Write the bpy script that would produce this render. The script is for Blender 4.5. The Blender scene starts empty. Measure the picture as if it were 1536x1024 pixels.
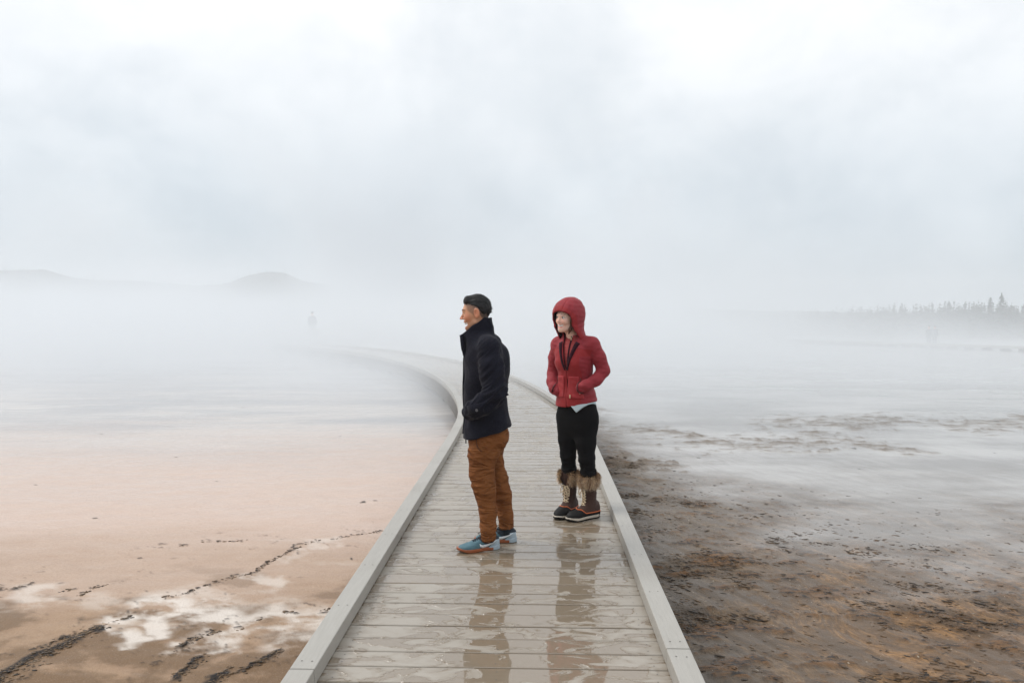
import bpy, bmesh, math, random
import numpy as np
from mathutils import Vector, Matrix
R = math.radians
random.seed(7); RNG = np.random.default_rng(11)
scene = bpy.context.scene
COL = scene.collection
CAM_H, F_PX = 1.67, 1080.0
YAW, PITCH = math.atan(32/1080), math.atan(49/1080)

# ---------------------------------------------------------------- helpers
def link(o):
    COL.objects.link(o); return o

def empty(name, loc=(0,0,0), rz=0.0, label=None, cat=None, group=None, kind=None):
    o = bpy.data.objects.new(name, None); link(o)
    o.empty_display_size = .1; o.location = loc; o.rotation_euler = (0,0,rz)
    return tag(o, label, cat, group, kind)

def tag(o, label=None, cat=None, group=None, kind=None):
    if label: o['label'] = label
    if cat: o['category'] = cat
    if group: o['group'] = group
    if kind: o['kind'] = kind
    return o

def np_mesh(name, V, Fq, mats, parent=None, smooth=True, mat_idx=None, attrs=None):
    """V (n,3), Fq list of index tuples or an (m,k) array -> one linked mesh object"""
    me = bpy.data.meshes.new(name)
    V = np.asarray(V, dtype=np.float32)
    if isinstance(Fq, np.ndarray):
        m, k = Fq.shape
        me.vertices.add(len(V)); me.vertices.foreach_set('co', V.ravel())
        me.loops.add(m*k); me.loops.foreach_set('vertex_index', Fq.astype(np.int32).ravel())
        me.polygons.add(m)
        me.polygons.foreach_set('loop_start', np.arange(0, m*k, k, dtype=np.int32))
        me.polygons.foreach_set('loop_total', np.full(m, k, dtype=np.int32))
    else:
        me.from_pydata([tuple(map(float, v)) for v in V], [], Fq)
    if mat_idx is not None:
        me.polygons.foreach_set('material_index', np.asarray(mat_idx, dtype=np.int32))
    me.polygons.foreach_set('use_smooth', np.full(len(me.polygons), smooth, dtype=bool))
    if attrs:
        for k2, arr in attrs.items():
            a = me.attributes.new(k2, 'FLOAT', 'POINT')
            a.data.foreach_set('value', np.asarray(arr, dtype=np.float32))
    me.update(calc_edges=True); me.validate()
    for mt in (mats if isinstance(mats, (list, tuple)) else [mats]):
        me.materials.append(mt)
    o = bpy.data.objects.new(name, me); link(o)
    if parent: o.parent = parent
    return o

class MB:
    """collects boxes and tubes, then builds ONE mesh"""
    def __init__(s): s.V = []; s.F = []; s.M = []
    def add(s, vs, fs, mi=0):
        n = len(s.V); s.V += [tuple(v) for v in vs]
        s.F += [tuple(i+n for i in f) for f in fs]; s.M += [mi]*len(fs)
    def hexa(s, c8, mi=0):
        s.add(c8, [(0,3,2,1),(4,5,6,7),(0,1,5,4),(1,2,6,5),(2,3,7,6),(3,0,4,7)], mi)
    def box(s, c, size, M=None, mi=0):
        hx, hy, hz = [a/2 for a in size]
        p = [Vector(q) for q in ((-hx,-hy,-hz),(hx,-hy,-hz),(hx,hy,-hz),(-hx,hy,-hz),(-hx,-hy,hz),(hx,-hy,hz),(hx,hy,hz),(-hx,hy,hz))]
        c = Vector(c)
        s.hexa([(M @ q if M else q) + c for q in p], mi)
    def tube(s, pts, rad, n=8, mi=0, cap=True):
        pts = [Vector(p) for p in pts]; k = len(pts)
        rad = rad if isinstance(rad, (list, tuple)) else [rad]*k
        up = Vector((0,0,1)); vs = []
        prev = None
        for i, p in enumerate(pts):
            t = (pts[min(i+1,k-1)] - pts[max(i-1,0)]).normalized()
            a = prev - t*prev.dot(t) if prev else (t.cross(up) if abs(t.z) < .95 else t.cross(Vector((1,0,0))))
            a.normalize(); prev = a; b = t.cross(a)
            for j in range(n):
                th = 2*math.pi*j/n
                vs.append(p + (a*math.cos(th) + b*math.sin(th))*rad[i])
        fs = []
        for i in range(k-1):
            for j in range(n):
                fs.append((i*n+j, i*n+(j+1)%n, (i+1)*n+(j+1)%n, (i+1)*n+j))
        if cap:
            fs.append(tuple(range(n))[::-1]); fs.append(tuple((k-1)*n+j for j in range(n)))
        s.add(vs, fs, mi)
    def build(s, name, mats, parent=None, smooth=False, bevel=0.0, seg=1):
        o = np_mesh(name, np.array(s.V), s.F, mats, parent, smooth, s.M)
        bm = bmesh.new(); bm.from_mesh(o.data)
        bmesh.ops.recalc_face_normals(bm, faces=bm.faces)
        if bevel > 0:
            bmesh.ops.bevel(bm, geom=[e for e in bm.edges if len(e.link_faces) == 2 and e.calc_face_angle(0) > .6], offset=bevel, segments=seg, affect='EDGES', profile=.5)
        bm.to_mesh(o.data); bm.free()
        return o

_P = RNG.permutation(256); _P = np.concatenate([_P,_P,_P]).astype(np.int64)
_G = RNG.normal(size=(256,3)); _G /= np.linalg.norm(_G, axis=1)[:,None]
def perlin(x, y, z=None):
    x = np.asarray(x, dtype=np.float64); y = np.asarray(y, dtype=np.float64)
    z = np.zeros_like(x) if z is None else np.asarray(z, dtype=np.float64)
    xi = np.floor(x).astype(np.int64); yi = np.floor(y).astype(np.int64); zi = np.floor(z).astype(np.int64)
    xf, yf, zf = x-xi, y-yi, z-zi
    f = lambda t: t*t*t*(t*(t*6-15)+10)
    u, v, w = f(xf), f(yf), f(zf)
    out = 0
    for dx in (0,1):
        wx = u if dx else 1-u
        for dy in (0,1):
            wy = v if dy else 1-v
            for dz in (0,1):
                wz = w if dz else 1-w
                h = _P[(_P[(_P[(xi+dx)&255] + yi+dy)&255] + zi+dz)&255]
                g = _G[h]
                out = out + wx*wy*wz*(g[...,0]*(xf-dx)+g[...,1]*(yf-dy)+g[...,2]*(zf-dz))
    return out*1.6
def fbm(x, y, z=None, oct=4, gain=.5):
    s = 0; a = 1; k = 1
    for i in range(oct):
        s = s + a*perlin(np.asarray(x)*k+17.3*i, np.asarray(y)*k-9.1*i, None if z is None else np.asarray(z)*k); a *= gain; k *= 2.03
    return s
def sst(a, b, x):
    t = np.clip((x-a)/(b-a), 0, 1); return t*t*(3-2*t)

# ---------------------------------------------------------------- materials
def mat(name):
    m = bpy.data.materials.new(name); m.use_nodes = True
    nt = m.node_tree; nt.nodes.clear()
    out = nt.nodes.new('ShaderNodeOutputMaterial')
    return m, nt, out
class N:
    """tiny node-graph helper"""
    def __init__(s, nt): s.nt = nt
    def new(s, t, **kw):
        n = s.nt.nodes.new(t)
        for k, v in kw.items(): setattr(n, k, v)
        return n
    def put(s, sock, v):
        if isinstance(v, bpy.types.NodeSocket): s.nt.links.new(v, sock)
        elif isinstance(v, (tuple, list)) and len(v) == 3 and sock.type == 'RGBA': sock.default_value = (*v, 1)
        else: sock.default_value = v
    def math(s, op, a, b=0.0, clamp=False):
        n = s.new('ShaderNodeMath', operation=op, use_clamp=clamp); s.put(n.inputs[0], a); s.put(n.inputs[1], b); return n.outputs[0]
    def mix(s, f, a, b):
        n = s.new('ShaderNodeMix', data_type='RGBA'); s.put(n.inputs[0], f); s.put(n.inputs[6], a); s.put(n.inputs[7], b); return n.outputs[2]
    def mixf(s, f, a, b):
        n = s.new('ShaderNodeMix', data_type='FLOAT'); s.put(n.inputs[0], f); s.put(n.inputs[2], a); s.put(n.inputs[3], b); return n.outputs[0]
    def ramp(s, f, a, b, c=0.0, d=1.0, smooth=True):
        n = s.new('ShaderNodeMapRange', interpolation_type='SMOOTHSTEP' if smooth else 'LINEAR')
        s.put(n.inputs[0], f)
        for i, v in enumerate((a,b,c,d)): s.put(n.inputs[i+1], v)
        return n.outputs[0]
    def pos(s): return s.new('ShaderNodeNewGeometry').outputs['Position']
    def obj(s): return s.new('ShaderNodeTexCoord').outputs['Object']
    def mapping(s, v, scale=(1,1,1), loc=(0,0,0), rot=(0,0,0)):
        n = s.new('ShaderNodeMapping'); s.put(n.inputs[0], v); s.put(n.inputs[1], loc); s.put(n.inputs[2], rot); s.put(n.inputs[3], scale); return n.outputs[0]
    def noise(s, v, scale=5, detail=4, rough=.5, dist=0.0):
        n = s.new('ShaderNodeTexNoise'); s.put(n.inputs['Vector'], v); s.put(n.inputs['Scale'], scale); s.put(n.inputs['Detail'], detail)
        s.put(n.inputs['Roughness'], rough); s.put(n.inputs['Distortion'], dist); return n.outputs['Fac']
    def attr(s, name): return s.new('ShaderNodeAttribute', attribute_name=name).outputs['Fac']
    def bump(s, h, strength=.5, dist=.01, normal=None):
        n = s.new('ShaderNodeBump'); s.put(n.inputs['Height'], h); s.put(n.inputs['Strength'], strength); s.put(n.inputs['Distance'], dist)
        if normal is not None: s.put(n.inputs['Normal'], normal)
        return n.outputs[0]
    def principled(s, out, **kw):
        n = s.new('ShaderNodeBsdfPrincipled')
        for k, v in kw.items(): s.put(n.inputs[k.replace('_',' ')], v)
        s.nt.links.new(n.outputs[0], out.inputs['Surface']); return n

def simple_mat(name, col, rough=.7, vary=.25, scale=40, bump=.3, bdist=.004, sheen=0.0, spec=.5, coat=0.0, stretch=(1,1,1)):
    m, nt, out = mat(name); g = N(nt)
    v = g.mapping(g.obj(), scale=stretch)
    n1 = g.noise(v, scale, 5, .6)
    n2 = g.noise(v, scale*.17, 3, .5)
    c = g.mix(g.math('MULTIPLY', g.ramp(n2,.35,.65), .6), g.mix(n1, tuple(x*(1-vary) for x in col), tuple(min(1,x*(1+vary)) for x in col)), tuple(x*(1-.6*vary) for x in col))
    kw = dict(Base_Color=c, Roughness=rough, Specular_IOR_Level=spec, Normal=g.bump(n1, bump, bdist))
    if sheen: kw.update(Sheen_Weight=sheen, Sheen_Roughness=.5)
    if coat: kw.update(Coat_Weight=coat, Coat_Roughness=.1)
    g.principled(out, **kw)
    return m

# ---------------------------------------------------------------- camera
cam = bpy.data.cameras.new('camera'); cam_o = link(bpy.data.objects.new('camera', cam))
cam.sensor_width = 36; cam.lens = F_PX/1536*36; cam.clip_start = .05; cam.clip_end = 6000
cam_o.location = (0,0,CAM_H); cam_o.rotation_euler = (math.pi/2 - PITCH, 0, YAW)
scene.camera = cam_o
CM = Matrix.Rotation(YAW,3,'Z') @ Matrix.Rotation(math.pi/2-PITCH,3,'X')
def at(px, py, z=0.0):
    """the point of the horizontal plane z seen at photograph pixel (px, py)"""
    d = CM @ Vector(((px-768)/F_PX, -(py-512)/F_PX, -1))
    t = (z-CAM_H)/d.z
    return Vector((0,0,CAM_H)) + d*t
def at_dist(px, py, dist):
    d = CM @ Vector(((px-768)/F_PX, -(py-512)/F_PX, -1))
    return Vector((0,0,CAM_H)) + d*(dist/math.hypot(d.x, d.y))

# ---------------------------------------------------------------- sky and light
SUN_EL, SUN_AZ = R(48), R(-75)     # azimuth from +Y towards +X
w = bpy.data.worlds.new('World'); scene.world = w; w.use_nodes = True
nt = w.node_tree; nt.nodes.clear(); g = N(nt)
wo = g.new('ShaderNodeOutputWorld'); bg = g.new('ShaderNodeBackground')
sky = g.new('ShaderNodeTexSky', sky_type='NISHITA', sun_disc=False, sun_elevation=SUN_EL, sun_rotation=SUN_AZ, air_density=1.0, dust_density=2.0)
tc = g.new('ShaderNodeTexCoord').outputs['Generated']
sx = g.new('ShaderNodeSeparateXYZ'); nt.links.new(tc, sx.inputs[0])
elev = sx.outputs[2]
v = g.mapping(tc, scale=(1,1,1.25), loc=(.37,.1,.2))
n1 = g.noise(v, 2.6, 6, .55, .35); n2 = g.noise(v, 6.5, 5, .6, .3)
cl = g.math('ADD', g.math('MULTIPLY', g.ramp(n1,.38,.62), .65), g.math('MULTIPLY', g.ramp(n2,.36,.64), .35))
low = g.mix(cl, (4.2,5.0,5.7), (6.1,6.8,7.4))
high = g.mix(cl, (7.5,7.85,8.15), (9.3,9.4,9.5))
cloud = g.mix(g.ramp(elev, -.02, .42), low, high)
g.put(bg.inputs['Color'], g.mix(.94, sky.outputs[0], cloud)); bg.inputs['Strength'].default_value = .1
nt.links.new(bg.outputs[0], wo.inputs['Surface'])

sd = bpy.data.lights.new('sun', 'SUN'); so = link(bpy.data.objects.new('sun', sd))
sd.energy = 1.4; sd.angle = R(25); sd.color = (1,.96,.9)
sdir = Vector((math.sin(SUN_AZ)*math.cos(SUN_EL), math.cos(SUN_AZ)*math.cos(SUN_EL), math.sin(SUN_EL)))
so.rotation_euler = sdir.to_track_quat('Z','Y').to_euler(); so.location = (0,0,30)

vs = scene.view_settings
vs.view_transform = 'Standard'; vs.look = 'None'; vs.exposure = .28; vs.gamma = 1
cy = scene.cycles
cy.use_denoising = True
try: cy.denoiser = 'OPENIMAGEDENOISE'
except Exception: pass
cy.max_bounces = 8; cy.volume_bounces = 3; cy.transparent_max_bounces = 16
cy.volume_max_steps = 256
cy.caustics_reflective = False; cy.caustics_refractive = False

# ---------------------------------------------------------------- ground: one sheet to the horizon
GZ = -.42
def ground_h(x, y):
    r = np.hypot(x, y); a = np.arctan2(x, y)
    sl = .012 + .015*sst(-.2, .35, a)
    z = GZ - sl*np.maximum(r-20, 0)*(1-np.exp(-np.maximum(r-20,0)/15))
    far = sst(500, 2500, r)
    return z + far*sl*(r-500)*.9

def pline(pts, z=GZ): return np.array([[*at(x, y, z).xy] for x, y in pts])
def dist_pl(X, Y, P):
    d = np.full(X.shape, 1e9)
    for (ax, ay), (bx, by) in zip(P[:-1], P[1:]):
        vx, vy = bx-ax, by-ay
        t = np.clip(((X-ax)*vx+(Y-ay)*vy)/(vx*vx+vy*vy+1e-9), 0, 1)
        d = np.minimum(d, np.hypot(X-ax-t*vx, Y-ay-t*vy))
    return d

CRACKS = [  # photograph pixels along each crust edge, half width in metres
 ([(-30,1042),(28,1005),(60,985),(95,968),(130,948),(155,938)], .085),
 ([(62,972),(85,961),(105,952)], .04), ([(178,930),(196,924)], .03),
 ([(246,895),(275,890),(300,880),(345,867),(385,858),(395,848),(420,835),(448,820),(480,810)], .016),
 ([(505,808),(530,803),(560,798),(582,794)], .013),
 ([(-10,885),(20,881),(47,874)], .026), ([(88,886),(110,881)], .022), ([(134,883),(160,877)], .02), ([(112,893),(132,887)], .018),
 ([(265,972),(285,960),(300,953),(325,944)], .032), ([(425,916),(445,917)], .02), ([(485,915),(502,913)], .02),
 ([(268,1012),(285,1000),(303,983)], .06), ([(365,1005),(385,995),(415,975)], .055), ([(320,1022),(345,1005)], .07),
 ([(302,813),(335,812),(370,810)], .008), ([(272,819),(281,818)], .03), ([(354,943),(364,940)], .018), ([(385,930),(398,926)], .014),
]
WHITE = [([(162,938),(190,946),(218,960)], .10, 1.0), ([(200,920),(245,905),(300,918),(345,932)], .26, 1.0), ([(233,922),(240,940),(246,955)], .08, 1.0),
 ([(262,972),(300,978),(355,970)], .07, .9), ([(340,948),(400,930),(450,925),(495,932)], .30, .9), ([(430,962),(470,955)], .18, .8),
 ([(52,882),(48,902)], .22, .6), ([(125,896),(150,903)], .2, .35), ([(385,862),(408,870)], .1, .6), ([(480,816),(500,812)], .14, .5), ([(300,888),(330,895)], .09, .5),
 ([(420,845),(450,826)], .12, .4), ([(330,905),(440,895)], .16, .35), ([(215,898),(280,880)], .12, .35)]
BARS = [  # low mud bars standing out of the water on the right
 ([(905,640),(1000,648),(1060,655)], .55), ([(1050,662),(1130,664),(1250,660)], .7), ([(1180,634),(1250,634),(1325,628)], .8),
 ([(1450,637),(1500,634),(1570,632)], .9), ([(1300,668),(1345,673)], .45), ([(890,612),(915,616)], .4), ([(930,690),(1010,700)], .3), ([(905,712),(960,716)], .3)]

def build_ground():
    rr = np.concatenate([[.002], np.linspace(.4,2.4,9), 2.5*1.0046**np.arange(0, 545)])
    rr = np.concatenate([rr, rr[-1]*1.02**np.arange(1,115)]); rr = np.concatenate([rr, rr[-1]*1.1**np.arange(1,32)])
    aa = np.concatenate([np.arange(-50,50,.15), np.arange(50,310,4.0)])*math.pi/180
    A, Rr = np.meshgrid(aa, rr)
    X, Y = Rr*np.sin(A), Rr*np.cos(A)
    Z = ground_h(X, Y)
    near = (Rr < 40) & (np.abs(((A+math.pi)%(2*math.pi))-math.pi) < R(51))
    x, y = X[near], Y[near]
    # ragged coordinates so that edges wander
    wx = x + .05*fbm(x*2.1, y*2.1, oct=4); wy = y + .05*fbm(x*2.1+40, y*2.1, oct=4)
    wfx = x + .022*fbm(x*11, y*11, oct=3); wfy = y + .022*fbm(x*11+40, y*11, oct=3)
    left = sst(.2, -.4, x)
    wd_ = at(240,955,GZ)-at(205,915,GZ); wd_.normalize(); u0 = lambda x,y: -x*wd_.y+y*wd_.x; v0 = lambda x,y: x*wd_.x+y*wd_.y
    crack = np.zeros_like(x); dcr = np.full_like(x, 9.0)
    brk = fbm(x*4.5+3, y*4.5, oct=4, gain=.6)
    for P, hw in CRACKS:
        d = dist_pl(wfx+1.25*(wx-x), wfy+1.25*(wy-y), pline(P))
        width = hw*(.50+.50*np.clip(brk+.2, -.95, 1)+.25*np.clip(perlin(x*3.1+8,y*3.1),-1,1)); dcr = np.minimum(dcr, d)
        crack = np.maximum(crack, sst(width, width*.35, d))
    hair = sst(.045, .0, np.abs(fbm(wx*1.3+3, wy*2.6, oct=5, gain=.55)))*sst(.55,.08,dcr)*sst(-.3,.3,fbm(x*3,y*4+60,oct=3))
    crack = np.maximum(crack, .75*hair*left)
    white = np.zeros_like(x)
    for P, hw, a in WHITE:
        d = dist_pl(wx+.12*fbm(x*3,y*4,oct=4), wy+.12*fbm(x*3+9,y*4,oct=4), pline(P)); hw *= .8
        white = np.maximum(white, a*sst(hw*1.35, hw*.35, d + .10*hw*fbm(x*14,y*14,oct=3)))
    white = np.maximum(white, .35*sst(.42, .95, fbm(x*1.3+9, y*3.2, oct=5))*sst(7.5,5.2,y)*left)
    white *= np.clip(.75+1.5*fbm(x*2.2+5, y*4.0, oct=6, gain=.62)+.25*fbm(u0(x,y)*20, v0(x,y)*6, oct=3), .0, 1)
    low_ = sst(.0,.6, fbm(x*1.5+70,y*2.4,oct=5,gain=.6)+.75*sst(5.2,4.1,y)-.35*sst(-2.2,-3.6,x)) * left * sst(6.2,4.6,y)
    bars = np.zeros_like(x)
    streak = fbm(x*.9, y*1.7, oct=5, gain=.62)
    for P, hw in BARS:
        d = dist_pl(x + .35*fbm(x*1.1,y*1.1,oct=4), y+.5*fbm(x*1.1+7,y*1.1,oct=4), pline(P))
        bars = np.maximum(bars, sst(1.0, .1, d/hw + .9*(fbm(x*2.6,y*4.2,oct=4,gain=.7))))
    bars *= sst(.3,.8,x)*np.clip(.62+.9*fbm(x*2.4,y*5.5,oct=5,gain=.7),0,1)
    # dark bacterial mat near the walk on the right
    edge = pline([(900,640),(960,690),(1100,765),(1300,838),(1450,860),(1700,900)])
    lineY = np.interp(x, edge[:,0], edge[:,1])
    matz = sst(.2,.7,x)*sst(4.6, -2.4, (y-lineY) + 2.0*fbm(x*.5,y*1.0,oct=7,gain=.62))
    # flow direction of the mat
    fd = (at(1350,1000,GZ)-at(1150,905,GZ)); fd.normalize()
    u = x*fd.x + y*fd.y; v = -x*fd.y + y*fd.x
    flow = fbm(u*.8+.5*fbm(x,y,oct=2), v*4.5, oct=5, gain=.6)
    rip = fbm(x*6+1.5*fbm(x*2,y*2,oct=2), y*11, oct=4, gain=.6)
    patch = sst(-.05, .5, fbm(x*.8+11, y*1.3, oct=4))
    clump = sst(.30, .70, .25*patch +  fbm(x*2.2+31, y*4.6, oct=5, gain=.68) + .25*sst(-.2,.5,fbm(x*.7,y*.9+50,oct=2)))
    dz = np.zeros_like(x)
    dz += matz*((.003+.009*patch)*rip + .012*clump + .010*flow)
    dz += bars*.02*(1+rip)
    dz += left*(.005*fbm(x*3,y*5,oct=5) + .012*fbm(x*.7,y*1.1,oct=3))
    dz += crack*(.008 + .004*brk)*left - .003*white*left
    nearfade = sst(40, 25, np.hypot(x,y))
    Z[near] += dz*nearfade
    full = {}
    for nm, arr in (('crack',crack),('white',white),('bars',bars),('matz',matz),('low',low_),('patch',patch),('flow',flow*.5+.5),('clump',clump*matz)):
        f = np.zeros(X.shape); f[near] = arr*nearfade if nm != 'flow' else arr; full[nm] = f.ravel()
    nr, na = X.shape
    V = np.stack([X.ravel(), Y.ravel(), Z.ravel()], 1)
    i = np.arange(nr-1)[:,None]*na; j = np.arange(na)[None,:]; j2 = (j+1)%na
    F = np.stack([i+j, i+na+j, i+na+j2, i+j2], -1).reshape(-1,4)[:, ::-1]
    m, nt, out = mat('silt_and_bacterial_mat'); g = N(nt)
    p = g.pos(); sx = g.new('ShaderNodeSeparateXYZ'); nt.links.new(p, sx.inputs[0])
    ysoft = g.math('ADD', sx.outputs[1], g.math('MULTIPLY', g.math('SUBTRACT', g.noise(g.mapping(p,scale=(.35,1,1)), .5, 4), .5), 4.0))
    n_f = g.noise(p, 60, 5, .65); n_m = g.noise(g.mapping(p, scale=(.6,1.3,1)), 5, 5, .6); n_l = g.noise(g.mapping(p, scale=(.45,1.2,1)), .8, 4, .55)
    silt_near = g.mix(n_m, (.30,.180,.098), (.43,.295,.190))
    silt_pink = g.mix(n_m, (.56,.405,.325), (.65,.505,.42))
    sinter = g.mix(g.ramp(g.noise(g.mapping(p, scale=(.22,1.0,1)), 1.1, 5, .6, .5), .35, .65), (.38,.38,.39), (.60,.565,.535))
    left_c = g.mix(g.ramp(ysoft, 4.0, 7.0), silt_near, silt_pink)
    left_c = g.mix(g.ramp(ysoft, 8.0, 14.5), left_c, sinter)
    left_c = g.mix(g.math('MULTIPLY', g.ramp(n_f,.35,.75), .35), left_c, g.mix(.5, left_c, (.16,.09,.045)))
    left_c = g.mix(g.math('MULTIPLY', g.attr('low'), .75), left_c, g.mix(n_f, (.085,.046,.020), (.20,.115,.05)))
    grn = g.noise(p, 150, 3, .7)
    left_c = g.mix(g.math('MULTIPLY', g.ramp(grn,.58,.72), .4), left_c, (.62,.50,.40))
    left_c = g.mix(g.math('MULTIPLY', g.ramp(grn,.42,.30), .45), left_c, (.13,.08,.045))
    left_c = g.mix(g.math('MULTIPLY', g.attr('white'), .85), left_c, g.mix(n_f, (.68,.60,.53), (.86,.80,.74)))
    fang = math.atan2((at(1350,1000,GZ)-at(1150,905,GZ)).y, (at(1350,1000,GZ)-at(1150,905,GZ)).x)
    warp = g.new('ShaderNodeVectorMath', operation='ADD'); g.put(warp.inputs[0], p)
    wn = g.new('ShaderNodeTexNoise'); g.put(wn.inputs['Vector'], p); g.put(wn.inputs['Scale'], .9); g.put(wn.inputs['Detail'], 3.0)
    wsc = g.new('ShaderNodeVectorMath', operation='SCALE'); g.put(wsc.inputs[0], wn.outputs['Color']); wsc.inputs['Scale'].default_value = .9
    g.put(warp.inputs[1], wsc.outputs[0]); pw = warp.outputs[0]
    st1 = g.noise(g.mapping(g.mapping(pw, rot=(0,0,-fang)), scale=(.8,3.0,1)), 2.6, 7, .66)
    st2 = g.noise(g.mapping(g.mapping(pw, rot=(0,0,-fang)), scale=(2.2,5,1)), 9, 5, .65)
    rip = g.noise(g.mapping(p, scale=(.8,2.4,1)), 13, 5, .68, .8)
    pt = g.attr('patch')
    grey = g.mix(g.ramp(g.math('ADD', g.math('MULTIPLY', st1, .25), g.math('MULTIPLY', n_l, .75)), .36, .66), (.24,.225,.21), (.46,.445,.43))  # whitish streaks painted in for steam reflected on the shallow water
    warm = g.math('MULTIPLY', g.ramp(ysoft, 8.5, 4.2), g.ramp(sx.outputs[0], .7, 2.6))
    dark = g.mix(warm, g.mix(n_m, (.080,.062,.047), (.150,.120,.092)), g.mix(n_m, (.085,.052,.030), (.165,.108,.064)))
    ochre = g.mix(warm, (.18,.13,.08), (.36,.195,.075))
    mat_c = g.mix(g.ramp(st1, .40, .68), dark, g.mix(g.ramp(st2,.35,.65), g.mix(warm, (.10,.08,.06), (.165,.088,.038)), ochre))
    mat_c = g.mix(g.math('MULTIPLY', g.ramp(rip, .55, .66), g.mixf(pt, .15, .85)), mat_c, (.022,.017,.014))
    mat_c = g.mix(g.math('MULTIPLY', g.ramp(rip, .42, .30), g.mixf(pt, .10, .45)), mat_c, (.26,.20,.14))
    mat_c = g.mix(g.math('MULTIPLY', g.attr('clump'), .9), mat_c, g.mix(g.ramp(rip,.42,.60), (.17,.085,.032), (.015,.012,.011)))
    spk = g.ramp(g.noise(p, 42, 2, .5), .71, .76)
    mat_c = g.mix(g.math('MULTIPLY', spk, .55), mat_c, (.55,.47,.36))
    right_c = g.mix(g.attr('matz'), grey, mat_c)
    right_c = g.mix(g.math('MULTIPLY', g.attr('bars'), .9), right_c, g.mix(n_m, (.08,.06,.045), (.26,.21,.16)))
    side = g.ramp(sx.outputs[0], -.4, .3)
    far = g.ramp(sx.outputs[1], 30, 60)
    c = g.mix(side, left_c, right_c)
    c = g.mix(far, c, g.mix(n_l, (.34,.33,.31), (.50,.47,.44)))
    ck = g.attr('crack')
    c = g.mix(ck, c, g.mix(g.ramp(n_f,.52,.70), (.013,.010,.010), (.17,.10,.045)))
    film = g.mixf(side, g.ramp(ysoft, 3.5, 10, .25, .95), 1.0)
    film = g.math('MULTIPLY', film, g.math('SUBTRACT', 1.0, g.math('MULTIPLY', g.attr('matz'), g.mixf(pt, .55, .92))))
    film = g.math('MULTIPLY', film, g.math('SUBTRACT', 1.0, g.math('MULTIPLY', g.math('MAXIMUM', g.attr('bars'), ck), .8)))
    bmp = g.bump(g.math('ADD', g.math('ADD', n_f, g.math('MULTIPLY', n_m, 1.0)), g.math('MULTIPLY', g.math('MULTIPLY', g.math('ADD', rip, st2), g.attr('matz')), g.mixf(pt, .9, 2.6))), .7, .014)
    rip1 = g.noise(g.mapping(p, scale=(1,2.2,1)), 9, 3, .5)
    cb = g.bump(g.math('ADD', rip1, g.math('MULTIPLY', n_f, .2)), .25, .006)
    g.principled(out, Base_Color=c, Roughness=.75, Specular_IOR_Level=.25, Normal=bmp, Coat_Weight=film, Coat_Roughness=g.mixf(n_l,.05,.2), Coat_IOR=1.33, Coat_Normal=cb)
    o = np_mesh('ground', V, F, m, None, True, None, full)
    tag(o, None, None, None, 'structure')
    def height(px, py):
        r_ = np.hypot(px, py); a_ = np.arctan2(px, py)
        return Z[np.clip(np.searchsorted(rr, r_), 0, nr-1), np.clip(np.searchsorted(aa, a_), 0, na-1)]
    return height
ground_at = build_ground()

# ---------------------------------------------------------------- loose crust and mat fragments lying on the flats
def fragments(name, label, pts, size, stretch, ang, cols, flat, seed):
    rng = np.random.default_rng(seed); V, F, T = [], [], []
    ico = bmesh.new(); bmesh.ops.create_icosphere(ico, subdivisions=1, radius=1.0)
    base = np.array([v.co[:] for v in ico.verts]); fc = [tuple(v.index for v in f.verts) for f in ico.faces]; ico.free()
    for k, (x, y) in enumerate(pts):
        s = size*min(2.4, rng.lognormal(0, .5)); st = 1+(stretch-1)*rng.uniform(.3,1.2); th = ang+rng.normal(0,.35)
        b = base*(1+rng.normal(0,.22,(len(base),1)))
        q = np.stack([b[:,0]*s*st, b[:,1]*s, b[:,2]*s*flat], 1)
        q[:,2] += .25*s*np.sin(q[:,0]/max(s*st,1e-6)*2+k)*flat
        c_, s_ = math.cos(th), math.sin(th)
        w = np.stack([q[:,0]*c_-q[:,1]*s_+x, q[:,0]*s_+q[:,1]*c_+y, q[:,2]+float(ground_at(np.array(x), np.array(y)))+s*flat*.25], 1)
        n = len(V)//1; off = len(V); V += list(w); F += [tuple(i+off for i in f) for f in fc]; T += [rng.uniform()]*len(w)
    m, nt, out = mat(name); g = N(nt); p = g.pos()
    nz = g.noise(p, 90, 4, .65); t = g.attr('tone')
    c = g.mix(g.ramp(t, .1, .9), g.mix(nz, cols[0], cols[1]), g.mix(nz, cols[2], cols[3]))
    g.principled(out, Base_Color=c, Roughness=.6, Specular_IOR_Level=.35, Normal=g.bump(nz, .5, .004), Coat_Weight=.25, Coat_Roughness=.2)
    o = np_mesh(name, np.array(V), F, m, None, True, None, {'tone': T})
    return tag(o, label, None, None, 'stuff')
def scatter_right(n):
    rng = np.random.default_rng(8); out = []
    while len(out) < n:
        y = rng.uniform(3.1, 10.5, 4000); x = rng.uniform(.85, 7.0, 4000)
        edge = pline([(900,640),(960,690),(1100,765),(1300,838),(1450,860),(1700,900)]); ly = np.interp(x, edge[:,0], edge[:,1])
        w = sst(1.6,-1.2,y-ly)*sst(.05,.55, .6*fbm(x*.8+11, y*1.3, oct=4)+.5*fbm(x*2.3+4,y*4.5,oct=4)) + .04*sst(3.,-.5,y-ly)
        k = rng.uniform(size=4000) < w
        out += [p for p in zip(x[k], y[k]) if p[0] < .74*p[1]+.4]
    return out[:n]
fa = math.atan2((at(1350,1000,GZ)-at(1150,905,GZ)).y, (at(1350,1000,GZ)-at(1150,905,GZ)).x)
fragments('mat_fragments', 'dark brown and ochre scraps of microbial mat strewn over the wet flat on the right', scatter_right(7000), .0040, 4.2, fa*.35, [(.016,.012,.010),(.05,.034,.022),(.075,.045,.022),(.19,.105,.042)], .30, 1)
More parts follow.
